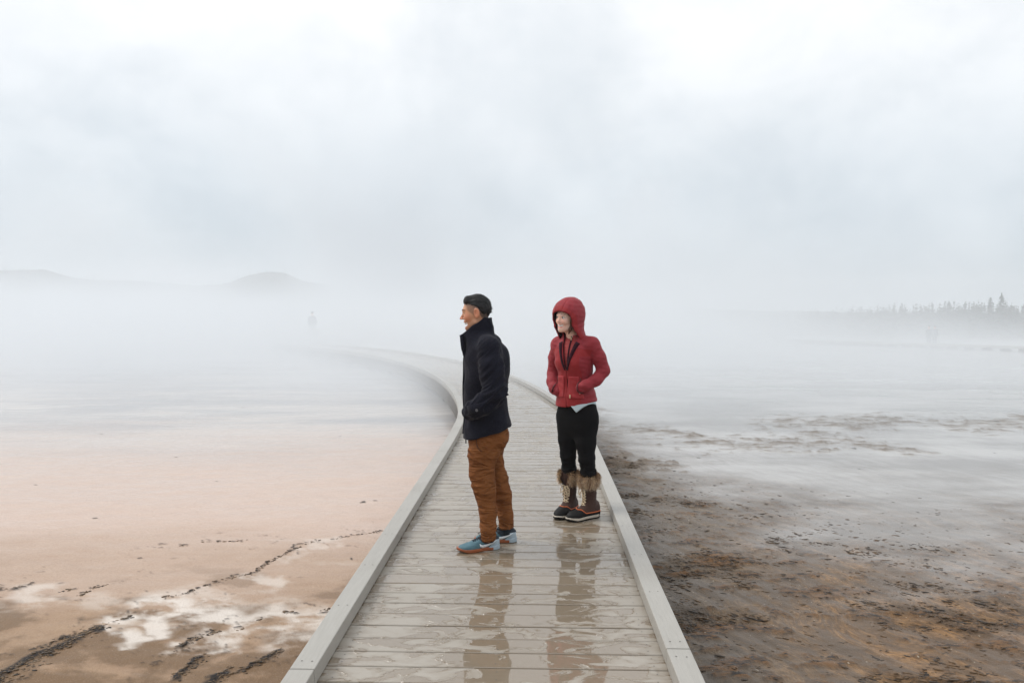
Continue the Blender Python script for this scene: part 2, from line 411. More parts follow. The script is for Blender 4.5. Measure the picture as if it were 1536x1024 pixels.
def scatter_cracks(n):
    rng = np.random.default_rng(9); out = []; L = []
    for P, hw in CRACKS:
        q = pline(P)
        for a, b in zip(q[:-1], q[1:]): L.append((a, b, hw, np.linalg.norm(b-a)))
    w = np.array([l[3]*(l[2]+.012) for l in L]); w /= w.sum()
    for i in rng.choice(len(L), n, p=w):
        a, b, hw, _ = L[i]; t = rng.uniform(); p = a+(b-a)*t; out.append((p[0]+rng.normal(0,hw*.38+.004), p[1]+rng.normal(0,hw*.38+.004)))
    return out
fragments('crust_fragments', 'dark broken crust crumbs along the cracks in the tan silt on the left', scatter_cracks(1500), .0036, 2.4, .5, [(.012,.010,.009),(.04,.028,.02),(.10,.06,.03),(.26,.17,.09)], .5, 2)

# ---------------------------------------------------------------- boardwalk
KT = .085                                            # top of the kerb rails above the deck
CTRL = [(-.17,-3),(-.17,2),(-.17,6),(-.17,9.3),(-.28,11.3),(-.62,13.6),(-1.18,16.2),(-2.0,18.9),(-3.25,22.0),(-5.0,25.3),(-7.6,29.2),(-10.6,33.5),(-13.0,38.0),(-13.4,43.5),(-11.8,50),(-9.5,58),(-7,68)]
def catmull(P, step):
    P = [np.array(p, float) for p in P]; out = []
    for i in range(1, len(P)-2):
        p0,p1,p2,p3 = P[i-1:i+3]; n = 40
        for k in range(n):
            t = k/n
            out.append(.5*((2*p1)+(-p0+p2)*t+(2*p0-5*p1+4*p2-p3)*t*t+(-p0+3*p1-3*p2+p3)*t**3))
    out = np.array(out); s = np.concatenate([[0], np.cumsum(np.linalg.norm(np.diff(out,axis=0),axis=1))])
    q = np.arange(0, s[-1], step)
    return np.stack([np.interp(q, s, out[:,0]), np.interp(q, s, out[:,1])], 1), q
STEP = .146
CL, CS = catmull([(-.17,-7)]+CTRL, STEP)
CL = CL[CL[:,1] > -1.2]; CS = np.arange(len(CL))*STEP
TG = np.gradient(CL, axis=0); TG /= np.linalg.norm(TG, axis=1)[:,None]
NR = np.stack([TG[:,1], -TG[:,0]], 1)                # to the right of travel
def deck_z(s): return -.012*max(0, s-30)
WD = .905                                            # half width over the rails
def walk_pt(s, off, z):
    k = s/STEP; i = int(min(max(math.floor(k),0), len(CL)-2)); t = k-i
    p = CL[i]*(1-t)+CL[i+1]*t; n = NR[i]*(1-t)+NR[i+1]*t
    return Vector((p[0]+n[0]*off, p[1]+n[1]*off, z+deck_z(s)))

def deck_material():
    m, nt, out = mat('wet_grey_decking'); g = N(nt)
    p = g.pos()
    tone = g.attr('tone')
    grain = g.noise(g.mapping(p, scale=(3,60,3)), 3, 5, .6)
    emb = g.noise(g.mapping(p, scale=(6,22,6)), 2.2, 4, .6, .6)
    fine = g.noise(p, 180, 3, .6)
    big = g.noise(g.mapping(p, scale=(1.0,.55,1)), 1.1, 3, .5)
    fil = g.noise(g.mapping(p, scale=(.75,1.5,1)), 6.5, 4, .52, .9)
    sx = g.new('ShaderNodeSeparateXYZ'); nt.links.new(p, sx.inputs[0])
    trod = g.math('MULTIPLY', g.ramp(sx.outputs[0], -.75, -.25), g.ramp(sx.outputs[0], .62, .25))     # the trodden middle holds the water
    lvl = g.math('ADD', g.math('ADD', fil, g.math('MULTIPLY', trod, .13)), g.math('MULTIPLY', g.math('SUBTRACT', big, .5), .35))
    lvl = g.math('ADD', lvl, g.math('MULTIPLY', g.math('SUBTRACT', tone, .5), .12))
    film = g.ramp(lvl, .535, .565)
    dry = g.mix(g.math('ADD', g.math('MULTIPLY', grain, .6), g.math('MULTIPLY', tone, .4)), (.265,.232,.188), (.41,.368,.312))
    wet = g.mix(g.math('ADD', g.math('MULTIPLY', grain, .5), g.math('MULTIPLY', tone, .4)), (.16,.12,.076), (.262,.202,.136))
    damp = g.ramp(lvl, .42, .58)
    c = g.mix(film, g.mix(g.math('MULTIPLY', damp, .75), dry, wet), wet)
    dirt = g.ramp(g.noise(p, 26, 2, .5), .72, .78)
    c = g.mix(g.math('MULTIPLY', dirt, .5), c, (.08,.06,.045))
    nb = g.bump(g.math('ADD', g.math('MULTIPLY', grain, .5), g.math('ADD', emb, g.math('MULTIPLY', fine, .15))), .45, .004)
    cb = g.bump(g.ramp(lvl, .515, .58), .9, .006)                                                         # swollen rim of each film of water
    cb2 = g.bump(g.math('MULTIPLY', emb, g.math('SUBTRACT', 1.0, film)), .35, .003, cb)
    g.principled(out, Base_Color=c, Roughness=g.mixf(film,.62,.5), Normal=nb, Specular_IOR_Level=.4,
                 Coat_Weight=g.mixf(film,g.mixf(damp,.6,.85),1.0), Coat_Roughness=g.mixf(film,.32,.035), Coat_IOR=1.85, Coat_Normal=cb2)
    return m
M_deck = deck_material()
M_screw = simple_mat('dull_screw_steel', (.10,.09,.08), .45, .2, 200)
M_under = simple_mat('weathered_substructure_timber', (.10,.088,.075), .85, .3, 14, .4, .01)
def kerb_material():
    m, nt, out = mat('grey_composite_rail'); g = N(nt); p = g.pos()
    gr = g.noise(g.mapping(p, scale=(25,2,25)), 4, 5, .6); f = g.noise(p, 240, 3, .6); b = g.noise(p, 1.3, 3)
    c = g.mix(gr, (.31,.295,.265), (.43,.41,.375)); c = g.mix(g.math('MULTIPLY', g.ramp(b,.5,.75), .5), c, (.27,.25,.215))
    st = g.ramp(g.noise(g.mapping(p, scale=(8,8,8)), 6, 3), .66, .8); c = g.mix(g.math('MULTIPLY', st, .35), c, (.22,.20,.17))
    g.principled(out, Base_Color=c, Roughness=.55, Normal=g.bump(g.math('ADD', gr, g.math('MULTIPLY', f, .4)), .3, .003), Coat_Weight=.35, Coat_Roughness=.25, Coat_IOR=1.4)
    return m
M_kerb = kerb_material()

def build_walk():
    root = empty('boardwalk', (-.17,0,0), 0, 'wet grey plank boardwalk with low kerb rails, curving left into the mist', 'boardwalk')
    inv = -Vector(root.location)
    V = []; F = []; tone = []
    GAP = .008; B = .0035; HW = WD-.012
    for i in range(len(CL)-1):
        s0 = i*STEP; jit = random.uniform(-.0012,.0012); tn = random.random(); dx = random.uniform(-.004,.004)
        a, b = s0+GAP/2, s0+STEP-GAP/2
        if s0 > 26: a, b = s0+.004, s0+STEP-.004
        n = len(V)
        prof = [(a,-.034),(a,-B),(a+B,0),(b-B,0),(b,-B),(b,-.034)]
        for off in (-HW+dx, HW+dx):
            for (s, z) in prof: V.append(walk_pt(s, off, z+jit) + inv)
        k = 6
        for j in range(k): F.append((n+j, n+(j+1)%k, n+k+(j+1)%k, n+k+j))
        F.append(tuple(n+j for j in range(k))[::-1]); F.append(tuple(n+k+j for j in range(k)))
        tone += [tn]*12
        if 0 < CL[i][1] < 9:
            for off in (-.735, .0, .735):
                for ds in (.038, STEP-.038):
                    q = len(V); c_ = walk_pt(s0+ds, off+random.uniform(-.006,.006), jit)+inv
                    V += [c_+Vector((.0036*math.cos(t*.785), .0036*math.sin(t*.785), .0009)) for t in range(8)]; F.append(tuple(range(q,q+8))); tone += [tn]*8
    o = np_mesh('deck', np.array(V), F, [M_deck, M_screw], root, False, [1 if len(f) == 8 else 0 for f in F], {'tone': tone})
    bm = bmesh.new(); bm.from_mesh(o.data); bmesh.ops.recalc_face_normals(bm, faces=[f for f in bm.faces if f.material_index == 0]); bm.to_mesh(o.data); bm.free()
    smax = (len(CL)-2)*STEP
    def strip(name, sa, sb, o0, o1, z0, z1, mats, ds, bevel=0, screws=None):
        n = max(2, int((sb-sa)/ds)+1); q = np.linspace(sa, sb, n); mb = MB()
        vs = []
        for s in q:
            for (oo, zz) in ((o0,z0),(o1,z0),(o1,z1),(o0,z1)): vs.append(walk_pt(s, oo, zz)+inv)
        fs = []
        for i in range(n-1):
            for j in range(4): fs.append((i*4+j, i*4+(j+1)%4, (i+1)*4+(j+1)%4, (i+1)*4+j))
        fs += [(0,3,2,1), tuple((n-1)*4+j for j in range(4))]
        mb.add(vs, fs)
        ob = mb.build(name, mats, root, False, bevel, 2)
        if screws:
            me = ob.data; bm = bmesh.new(); bm.from_mesh(me)
            for s, oo in screws:
                c = walk_pt(s, oo, z1)+inv
                f = bm.faces.new([bm.verts.new(c+Vector((.0045*math.cos(t*.6283), .0045*math.sin(t*.6283), .0012))) for t in range(10)]); f.material_index = 1
            bm.to_mesh(me); bm.free()
        return ob
    s_of_y = lambda yy: float(np.interp(yy, CL[:,1], CS))
    KW = .112
    for side, yj in ((-1, 7.96), (1, 8.2)):
        j0 = s_of_y(yj); joints = [j0+k*4.88 for k in range(-3, 14)]
        joints = [max(0, min(smax, t)) for t in joints]
        for a, b in zip(joints[:-1], joints[1:]):
            if b-a < .3: continue
            oo = sorted((side*WD, side*(WD-KW)))
            scr = []
            if a < 16:
                for s in np.arange(a+.07, b, .61):
                    scr += [(s, side*(WD-KW*.3)), (s+random.uniform(-.01,.01), side*(WD-KW*.72))]
            strip('kerb_rail', a+.003, b-.003, oo[0], oo[1], .005, KT, [M_kerb, M_screw], .2 if a > 6 else 4.9, .005, scr)
        oo = sorted((side*(WD-.03), side*(WD-.07)))
        strip('edge_joist', 0, smax, oo[0], oo[1], -.33, -.036, M_under, .3)
    for s in np.arange(.6, smax, 2.44):
        for side in (-1,1):
            p = walk_pt(s, side*(WD-.13), 0)+inv; gz = float(ground_h(p.x-.17, p.y))-.15
            mb = MB(); top = deck_z(s)-.038
            mb.box((p.x,p.y,(top+gz)/2), (.11,.11,top-gz)); mb.build('support_post', M_under, root)
    return root
build_walk()
# ---------------------------------------------------------------- far woods and hill
def foliage_mat(name, a, b):
    m, nt, out = mat(name); g = N(nt); p = g.pos()
    n = g.noise(p, .35, 4, .6); n2 = g.noise(p, 3.0, 3, .6)
    c = g.mix(g.math('ADD', g.math('MULTIPLY', n, .6), g.math('MULTIPLY', n2, .4)), a, b)
    g.principled(out, Base_Color=c, Roughness=.8, Specular_IOR_Level=.2); return m
M_conifer = foliage_mat('dark_conifer_needles', (.022,.032,.022), (.075,.09,.055))
M_trunk = simple_mat('grey_conifer_bark', (.10,.085,.07), .9, .3, 6)

def conifer_arrays(h, rng, base=(0,0,0), nl=None, spread=.16, bare=.12):
    """tapered trunk plus drooping jagged boughs; material 0 = trunk, 1 = needles"""
    V, F, M = [], [], []
    bx, by, bz = base
    lean = rng.normal(0,.012,2)
    def trunk_r(t): return .018*h*(1-t)+.01
    n = 6
    for t in (0,.3,.65,1.0):
        for k in range(n):
            th = 2*math.pi*k/n; V.append((bx+lean[0]*h*t+trunk_r(t)*math.cos(th), by+lean[1]*h*t+trunk_r(t)*math.sin(th), bz-.2+t*(h*.97+.2)))
    for i in range(3):
        for k in range(n): F.append((i*n+k, i*n+(k+1)%n, (i+1)*n+(k+1)%n, (i+1)*n+k)); M.append(0)
    nl = nl or max(14, int(h*3.2))
    for l in range(nl):
        t = bare + (1-bare)*((l+rng.uniform(0,.8))/nl)
        rad = spread*h*(1-t)**.62*rng.uniform(.55,1.15) + .02*h
        for k in range(rng.integers(4,7)):
            th = rng.uniform(0, 2*math.pi); L = rad*rng.uniform(.6,1.15); wd = L*rng.uniform(.22,.4)
            dx, dy = math.cos(th), math.sin(th); z = bz+t*h; dr = L*rng.uniform(.15,.5)
            cx, cy_ = bx+lean[0]*h*t, by+lean[1]*h*t
            p0 = (cx, cy_, z+.02*h); a = (cx+dx*L*.55-dy*wd, cy_+dy*L*.55+dx*wd, z-dr*.5)
            b = (cx+dx*L, cy_+dy*L, z-dr); c = (cx+dx*L*.55+dy*wd, cy_+dy*L*.55-dx*wd, z-dr*.5)
            d = (cx+dx*L*.5, cy_+dy*L*.5, z-dr*.15-.10*L)
            q = len(V); V += [p0,a,b,c,d]
            F += [(q,q+1,q+4),(q+1,q+2,q+4),(q+2,q+3,q+4),(q+3,q,q+4)]; M += [1]*4
    return V, F, M

def forest(name, spots, label=None):
    rng = np.random.default_rng(5); V, F, M = [], [], []
    for (x, y, z, h) in spots:
        v, f, m_ = conifer_arrays(h, rng, (x,y,z), nl=max(12, int(h*1.9)), spread=.23)
        n = len(V); V += v; F += [tuple(i+n for i in q) for q in f]; M += m_
    o = np_mesh(name, np.array(V), F, [M_trunk, M_conifer], None, False, M)
    return tag(o, label, 'forest', None, 'stuff')

def hill_mesh():
    # a low wooded ridge across the left and a rounded hill, 330 to 560 m off
    def hgt(a, r):       # a = photograph pixel column, r = distance
        top = np.interp(a, [-500,-150,0,70,110,220,300,345,372,400,428,455,500,560,640,720,900,1300,1900],
                           [416,414,415,416,424,428,432,427,416,411,414,425,430,436,446,452,462,470,470])
        up = (463-top)/F_PX*470 + 1.67
        base = np.interp(a, [-500,0,600,1900], [-4.5,-4.5,-5.5,-9])
        prof = sst(330, 470, r)*sst(760, 520, r)
        return base + (up-base)*prof
    aa = np.linspace(-500, 1900, 420); rr = np.linspace(325, 765, 46)
    A, Rr = np.meshgrid(aa, rr)
    th = np.arctan((A-768)/F_PX) - YAW
    X, Y = Rr*np.sin(th), Rr*np.cos(th)
    Z = hgt(A, Rr) + 1.2*fbm(X*.03, Y*.03, oct=4)*sst(330,420,Rr)
    V = np.stack([X.ravel(),Y.ravel(),Z.ravel()],1); n = len(aa)
    i = np.arange(len(rr)-1)[:,None]*n; j = np.arange(n-1)[None,:]
    F = np.stack([i+j, i+j+1, i+n+j+1, i+n+j], -1).reshape(-1,4)
    m, nt, out = mat('hill_grass_and_scrub'); g = N(nt); p = g.pos()
    c = g.mix(g.noise(p, .05, 5, .6), (.03,.04,.035), (.08,.085,.065)); g.principled(out, Base_Color=c, Roughness=.9)
    o = np_mesh('hills', V, F, m, None, True); tag(o, None, None, None, 'structure')
    return hgt
hill_h = hill_mesh()
rngf = np.random.default_rng(3)
sp = []
for k in range(620):
    a = rngf.uniform(-120, 760); r = rngf.uniform(345, 500)
    th = math.atan((a-768)/F_PX)-YAW; z = float(hill_h(np.array(a), np.array(r)))
    h = rngf.uniform(3,6.5)*(1.0 if r < 440 else .45)
    sp.append((r*math.sin(th), r*math.cos(th), z-.5, h))
forest('hillside_forest', sp, 'dark conifer woods covering the misty ridge and hill on the left')
def on_ground(px, dist):
    th = math.atan((px-768)/F_PX)-YAW; x, y = dist*math.sin(th), dist*math.cos(th)
    return x, y, float(ground_h(np.array(x), np.array(y)))
sp = []
for k in range(900):
    px = rngf.uniform(1130, 1820); d = rngf.uniform(196, 250)
    x, y, z = on_ground(px, d); h = rngf.uniform(7.5,10.0)*np.interp(px,[1150,1300,1440],[.7,.85,.95])
    sp.append((x, y, z-.2, h))
forest('lakeside_forest', sp, 'pale mass of conifers fading into mist on the right shore')
# the front row, tree by tree
protos = []
for k in range(4):
    v, f, m_ = conifer_arrays(10, np.random.default_rng(20+k), nl=36, spread=[.25,.29,.23,.27][k])
    me_o = np_mesh('conifer', np.array(v), f, [M_trunk, M_conifer], None, False, m_); protos.append(me_o)
rows = [(1412+ i*10.5 + rngf.uniform(-4,4), rngf.uniform(186,203), rngf.uniform(6.5,9.5)) for i in range(30)]
rows[8] = (1501, 190, 10.2)
for i, (px, d, h) in enumerate(rows):
    o = protos[i] if i < 4 else link(protos[i%4].copy())
    x, y, z = on_ground(px, d); o.location = (x, y, z-.1); o.rotation_euler = (0,0,rngf.uniform(0,6.28)); s = h/10; o.scale = (s*1.1, s*1.1, s)
    tag(o, 'tallest spire-topped conifer of the misty treeline on the right' if i == 8 else 'dark conifer in the front row of the misty treeline on the right', 'tree', 'conifers along the right shore')

# ---------------------------------------------------------------- a second, far boardwalk on the right and the sign where the near one turns
def far_walk():
    a = at(1130, 506.5, -2.0); b = at(1620, 527, -1.45)
    root = empty('boardwalk', (a.x,a.y,0), 0, 'distant low boardwalk, a thin dark line across the flats on the right', 'boardwalk')
    d = (b-a); L = d.length; d.normalize(); ang = math.atan2(d.y, d.x); Mz = Matrix.Rotation(ang,3,'Z')
    mb = MB(); n = 24
    z = lambda t: float(ground_h(np.array(a.x+d.x*L*t), np.array(a.y+d.y*L*t)))+.30
    for part, off, sz in (('deck',0,(1.8,.06)),('kerb_rail',-.85,(.11,.09)),('kerb_rail',.85,(.11,.09))):
        mb = MB()
        for k in range(n):
            p0, p1 = a+d*(L*k/n)-Vector((a.x,a.y,0)), a+d*(L*(k+1)/n)-Vector((a.x,a.y,0)); z0, z1 = z(k/n), z((k+1)/n)
            nn = Vector((-d.y, d.x, 0)); dz = .0 if part == 'deck' else .085
            c = []
            for zz in (-sz[1]+dz, dz):
                for p, zb, s in ((p0,z0,-1),(p1,z1,-1),(p1,z1,1),(p0,z0,1)):
                    q = p + nn*(off+s*sz[0]/2); c.append((q.x, q.y, zb+zz-.002))
            mb.hexa(c)
        mb.build(part, M_kerb, root)
    for k in range(0, n, 1):
        p = a+d*(L*(k+.5)/n)-Vector((a.x,a.y,0)); zz = z((k+.5)/n)
        mb = MB(); mb.box((p.x,p.y,zz-.26), (.12,1.2,.36), Mz); mb.build('support_post', M_kerb, root)
    return a, d, L, z
FW = far_walk()
def way_sign():
    p = at(474, 519, GZ-.1); root = empty('wayside_sign', (p.x,p.y,GZ-.2), R(15), 'small tilted wayside sign on posts where the boardwalk turns in the mist', 'sign')
    mb = MB(); mb.box((0,0,.4),(.10,.10,.95)); mb.build('post', M_under, root, False, .01)
    mb = MB(); mb.box((-.1,-.05,.92),(.72,.5,.04), Matrix.Rotation(R(38),3,'X')); mb.build('panel', M_kerb, root, False, .008)
way_sign()

# ---------------------------------------------------------------- air
def haze_box():
    m = bpy.data.materials.new('pale_even_haze'); m.use_nodes = True; nt = m.node_tree; nt.nodes.clear()
    out = nt.nodes.new('ShaderNodeOutputMaterial'); v = nt.nodes.new('ShaderNodeVolumePrincipled')
    v.inputs['Color'].default_value = (.935,.965,.995,1); v.inputs['Density'].default_value = HAZE; v.inputs['Anisotropy'].default_value = .0
    nt.links.new(v.outputs[0], out.inputs['Volume'])
    mb = MB(); mb.box((0, 0, (HZ0+HZ1)/2), (2400, 2400, HZ1-HZ0)); o = mb.build('haze', m); tag(o, None, None, None, 'stuff')
    return o
HAZE = .0009; HZ0, HZ1 = -24, 46
haze_box()

def steam():
    """steam off the hot pools: a low layer over the water and taller drifting plumes behind it"""
    m = bpy.data.materials.new('drifting_steam'); m.use_nodes = True; nt = m.node_tree; nt.nodes.clear(); g = N(nt)
    out = nt.nodes.new('ShaderNodeOutputMaterial'); v = nt.nodes.new('ShaderNodeVolumePrincipled')
    p = g.pos(); sx = g.new('ShaderNodeSeparateXYZ'); nt.links.new(p, sx.inputs[0]); X, Y, Z = sx.outputs
    hz = g.math('ADD', g.math('ADD', Z, .42), g.math('MULTIPLY', g.math('MAXIMUM', g.math('SUBTRACT', Y, 20.0), 0.0), .018))
    n1 = g.noise(g.mapping(p, scale=(.6,.8,1.6)), .13, 2, .5, .3)
    n2 = g.noise(g.mapping(p, scale=(1,.7,1.0), loc=(STX,0,0)), .040, 5, .6, .6)
    fall = g.math('EXPONENT', g.math('MULTIPLY', hz, g.ramp(Y, 24, 40, -.85, -.58)))
    low = g.math('MULTIPLY', fall, g.ramp(n1, .30, .66, .10, 1.0))
    low = g.math('MULTIPLY', low, g.math('MULTIPLY', g.ramp(Y, 8.5, 20), g.math('MULTIPLY', g.ramp(X, 20, 3, .07, 1.0), g.ramp(Y, 120, 60))))
    # a bank of taller plumes over the far pools, drifting with height
    xs = g.math('ADD', g.math('ADD', X, g.math('MULTIPLY', hz, .55)), g.math('MULTIPLY', g.math('SUBTRACT', n1, .5), 18.0))
    cr = g.new('ShaderNodeValToRGB'); g.put(cr.inputs[0], g.ramp(xs, -95, 85, 0, 1, False)); cr.color_ramp.interpolation = 'EASE'
    stops = [(-95,.5),(-86,.15),(-64,.03),(-59,.60),(-53,.75),(-47,.10),(-43,.0),(-29,.0),(-24,.6),(-18,1.0),(0,.9),(20,1.0),(32,.40),(44,.06),(85,.06)]
    els = cr.color_ramp.elements
    while len(els) < len(stops): els.new(.5)
    for e, (a, b) in zip(els, stops): e.position = (a+95)/180; e.color = (b,b,b,1)
    plume = g.math('MULTIPLY', g.math('MULTIPLY', cr.outputs[0], g.ramp(g.math('SUBTRACT', n2, g.math('MULTIPLY', hz, .0022)), .37, .56, .03, 1.0)), g.math('MULTIPLY', g.ramp(hz, 42, 1), g.math('MULTIPLY', g.ramp(Y, 74, 90), g.ramp(Y, 122, 106))))
    d = g.math('ADD', g.math('MULTIPLY', low, .50), g.math('MULTIPLY', plume, .11))
    g.put(v.inputs['Density'], d); v.inputs['Color'].default_value = (.935,.965,.995,1)
    nt.links.new(v.outputs[0], out.inputs['Volume'])
    mb = MB(); mb.box((0, 66, 18), (330, 118, 48)); o = mb.build('steam', m); tag(o, 'white steam drifting over the hot pools and across the flats', 'steam', None, 'stuff')
    m.cycles.volume_step_rate = .4
STX = 0.0
steam()
# ---------------------------------------------------------------- implicit modelling: a shape is a function (n,3) -> distance
def v3(*a): return np.array(a, float)
def smin(a, b, k):
    if k <= 0: return np.minimum(a, b)
    h = np.clip(.5+.5*(b-a)/k, 0, 1); return b*(1-h)+a*h - k*h*(1-h)
def smax(a, b, k): return -smin(-a, -b, k)
def cone(P, a, b, ra, rb, flat=None):
    """tapered capsule; flat = (direction, factor) squeezes it along one direction"""
    a = np.asarray(a, float); b = np.asarray(b, float); d = b-a
    Q = P-a
    t = np.clip(Q@d/(d@d), 0, 1)
    E = Q - t[:,None]*d
    if flat is not None:
        n = np.asarray(flat[0], float); n = n/np.linalg.norm(n)
        E = E + (E@n)[:,None]*n*(1/flat[1]-1)
    r = ra+(rb-ra)*t
    return np.linalg.norm(E, axis=1)-r
def chain(P, pts, rads, k=.02, flat=None):
    d = None
    for i in range(len(pts)-1):
        e = cone(P, pts[i], pts[i+1], rads[i], rads[i+1], flat); d = e if d is None else smin(d, e, k)
    return d
def ell(P, c, r, Mr=None):
    Q = P-np.asarray(c, float)
    if Mr is not None: Q = Q@Mr
    r = np.asarray(r, float)
    k0 = np.linalg.norm(Q/r, axis=1); k1 = np.linalg.norm(Q/(r*r), axis=1)
    return np.where(k1 > 1e-9, k0*(k0-1)/np.maximum(k1,1e-9), -r.min())
def rot(axis, deg):
    return np.array(Matrix.Rotation(R(deg), 3, axis))
def pchip(x, xs, ys):
    xs = np.asarray(xs, float); ys = np.asarray(ys, float)
    m = np.gradient(ys, xs)
    i = np.clip(np.searchsorted(xs, x)-1, 0, len(xs)-2); h = xs[i+1]-xs[i]; t = np.clip((x-xs[i])/h, 0, 1)
    return (2*t**3-3*t**2+1)*ys[i]+(t**3-2*t**2+t)*h*m[i]+(-2*t**3+3*t**2)*ys[i+1]+(t**3-t**2)*h*m[i+1]
def vloft(P, T, axis=2, cap=True, power=2.0):
    """elliptical sections stacked along an axis; rows (s, c0, c1, r0, r1)"""
    T = np.asarray(T, float); s = P[:,axis]; o = [k for k in range(3) if k != axis]
    c0, c1, r0, r1 = [pchip(s, T[:,0], T[:,k]) for k in range(1,5)]
    r0 = np.maximum(r0,.004); r1 = np.maximum(r1,.004)
    a = np.abs((P[:,o[0]]-c0)/r0); b = np.abs((P[:,o[1]]-c1)/r1)
    k = (a**power+b**power)**(1/power)
    d = (k-1)*np.minimum(r0, r1)
    if cap: d = np.maximum(d, np.maximum(T[0,0]-s, s-T[-1,0]))
    return d
def plane(P, n, c):
    n = np.asarray(n, float); n = n/np.linalg.norm(n); return (P-np.asarray(c, float))@n

def nets(f, lo, hi, h):
    """surface nets of f on a grid, evaluated only near the surface"""
    lo = np.asarray(lo, float); n = np.maximum(((np.asarray(hi, float)-lo)/h).astype(int)+1, 6)
    B = 4; nb = (n+B-1)//B; n = nb*B
    gc = np.stack(np.meshgrid(*[lo[k]+(np.arange(nb[k])+.5)*B*h-.5*h for k in range(3)], indexing='ij'), -1).reshape(-1,3)
    dc = f(gc)
    act = (np.abs(dc) < B*h*1.6).reshape(nb)
    D = np.repeat(np.repeat(np.repeat(dc.reshape(nb), B, 0), B, 1), B, 2)
    A = np.repeat(np.repeat(np.repeat(act, B, 0), B, 1), B, 2)
    idx = np.argwhere(A)
    D[A] = f(lo+idx*h)
    S = D < 0
    cnt = sum(S[i:n[0]-1+i, j:n[1]-1+j, k:n[2]-1+k].astype(np.int8) for i in (0,1) for j in (0,1) for k in (0,1))
    cells = np.argwhere((cnt > 0) & (cnt < 8))
    acc = np.zeros((len(cells),3)); c = np.zeros(len(cells))
    for ax in range(3):
        e = np.zeros(3, int); e[ax] = 1; oth = [k for k in range(3) if k != ax]
        for i in (0,1):
            for j in (0,1):
                o = np.zeros(3, int); o[oth[0]] = i; o[oth[1]] = j
                p = cells+o; q = p+e
                a = D[p[:,0],p[:,1],p[:,2]]; b = D[q[:,0],q[:,1],q[:,2]]
                m = (a < 0) != (b < 0); t = np.where(m, a/np.where(a-b == 0, 1, a-b), 0)
                pt = p+t[:,None]*e
                acc[m] += pt[m]; c[m] += 1
    V = lo+acc/c[:,None]*h
    ID = np.full(n, -1, np.int64); ID[cells[:,0],cells[:,1],cells[:,2]] = np.arange(len(cells))
    F = []
    for ax in range(3):
        e = np.zeros(3, int); e[ax] = 1; oth = [(ax+1)%3, (ax+2)%3]
        sl0 = [slice(1, n[k]-1) for k in range(3)]; sl1 = [slice(1+e[k], n[k]-1+e[k]) for k in range(3)]
        m = S[tuple(sl0)] != S[tuple(sl1)]
        p = np.argwhere(m)+1
        ins = S[p[:,0],p[:,1],p[:,2]]
        u = np.zeros(3, int); u[oth[0]] = 1; v = np.zeros(3, int); v[oth[1]] = 1
        q = [ID[tuple((p-x).T)] for x in (0*u, u, u+v, v)]
        quad = np.stack(q, 1)
        quad[~ins] = quad[~ins][:, ::-1]
        F.append(quad)
    F = np.concatenate(F); F = F[(F >= 0).all(1)]
    return V, F
def normals(V, F):
    n = np.zeros_like(V); a = np.cross(V[F[:,2]]-V[F[:,0]], V[F[:,3]]-V[F[:,1]])
    for k in range(4): np.add.at(n, F[:,k], a)
    return n/np.maximum(np.linalg.norm(n, axis=1), 1e-12)[:,None]
def smooth_v(V, F, it, lam=.5):
    E = np.concatenate([F[:,[0,1]],F[:,[1,2]],F[:,[2,3]],F[:,[3,0]]]); E = np.concatenate([E, E[:,::-1]])
    deg = np.bincount(E[:,0], minlength=len(V))[:,None]
    for _ in range(it):
        s = np.zeros_like(V); np.add.at(s, E[:,0], V[E[:,1]])
        V = V+lam*(s/np.maximum(deg,1)-V)
    return V
def biggest(V, F):
    lab = np.arange(len(V))
    while True:
        m = lab[F].min(1); new = lab.copy()
        for k in range(4): np.minimum.at(new, F[:,k], m)
        new = new[new]
        if (new == lab).all(): break
        lab = new
    ids, cnt = np.unique(lab, return_counts=True); keep = lab == ids[cnt.argmax()]
    mp = np.cumsum(keep)-1; return V[keep], mp[F[keep[F[:,0]]]]
def sculpt(name, f, lo, hi, h, mats, parent, disp=None, it=2, attrs=None, region=None, one=False):
    V, F = nets(f, lo, hi, h)
    if one: V, F = biggest(V, F)
    V = smooth_v(V, F, it)
    if disp is not None: V = V + normals(V, F)*disp(V)[:,None]
    at_ = {k: fn(V) for k, fn in attrs.items()} if attrs else None
    mi = region(V[F].mean(1), normals(V, F)[F[:,0]]) if region else None
    return np_mesh(name, V, F, mats, parent, True, mi, at_)
def march(f, p, d, n=110, far=.9):
    """walk from p along d until f < 0; returns the hit"""
    p = np.array(p, float); d = np.array(d, float); d /= np.linalg.norm(d); t = 0
    for _ in range(n):
        v = float(f((p+d*t)[None])[0])
        if v < .0004: break
        t += v*.7
        if t > far: return None
    return p+d*t
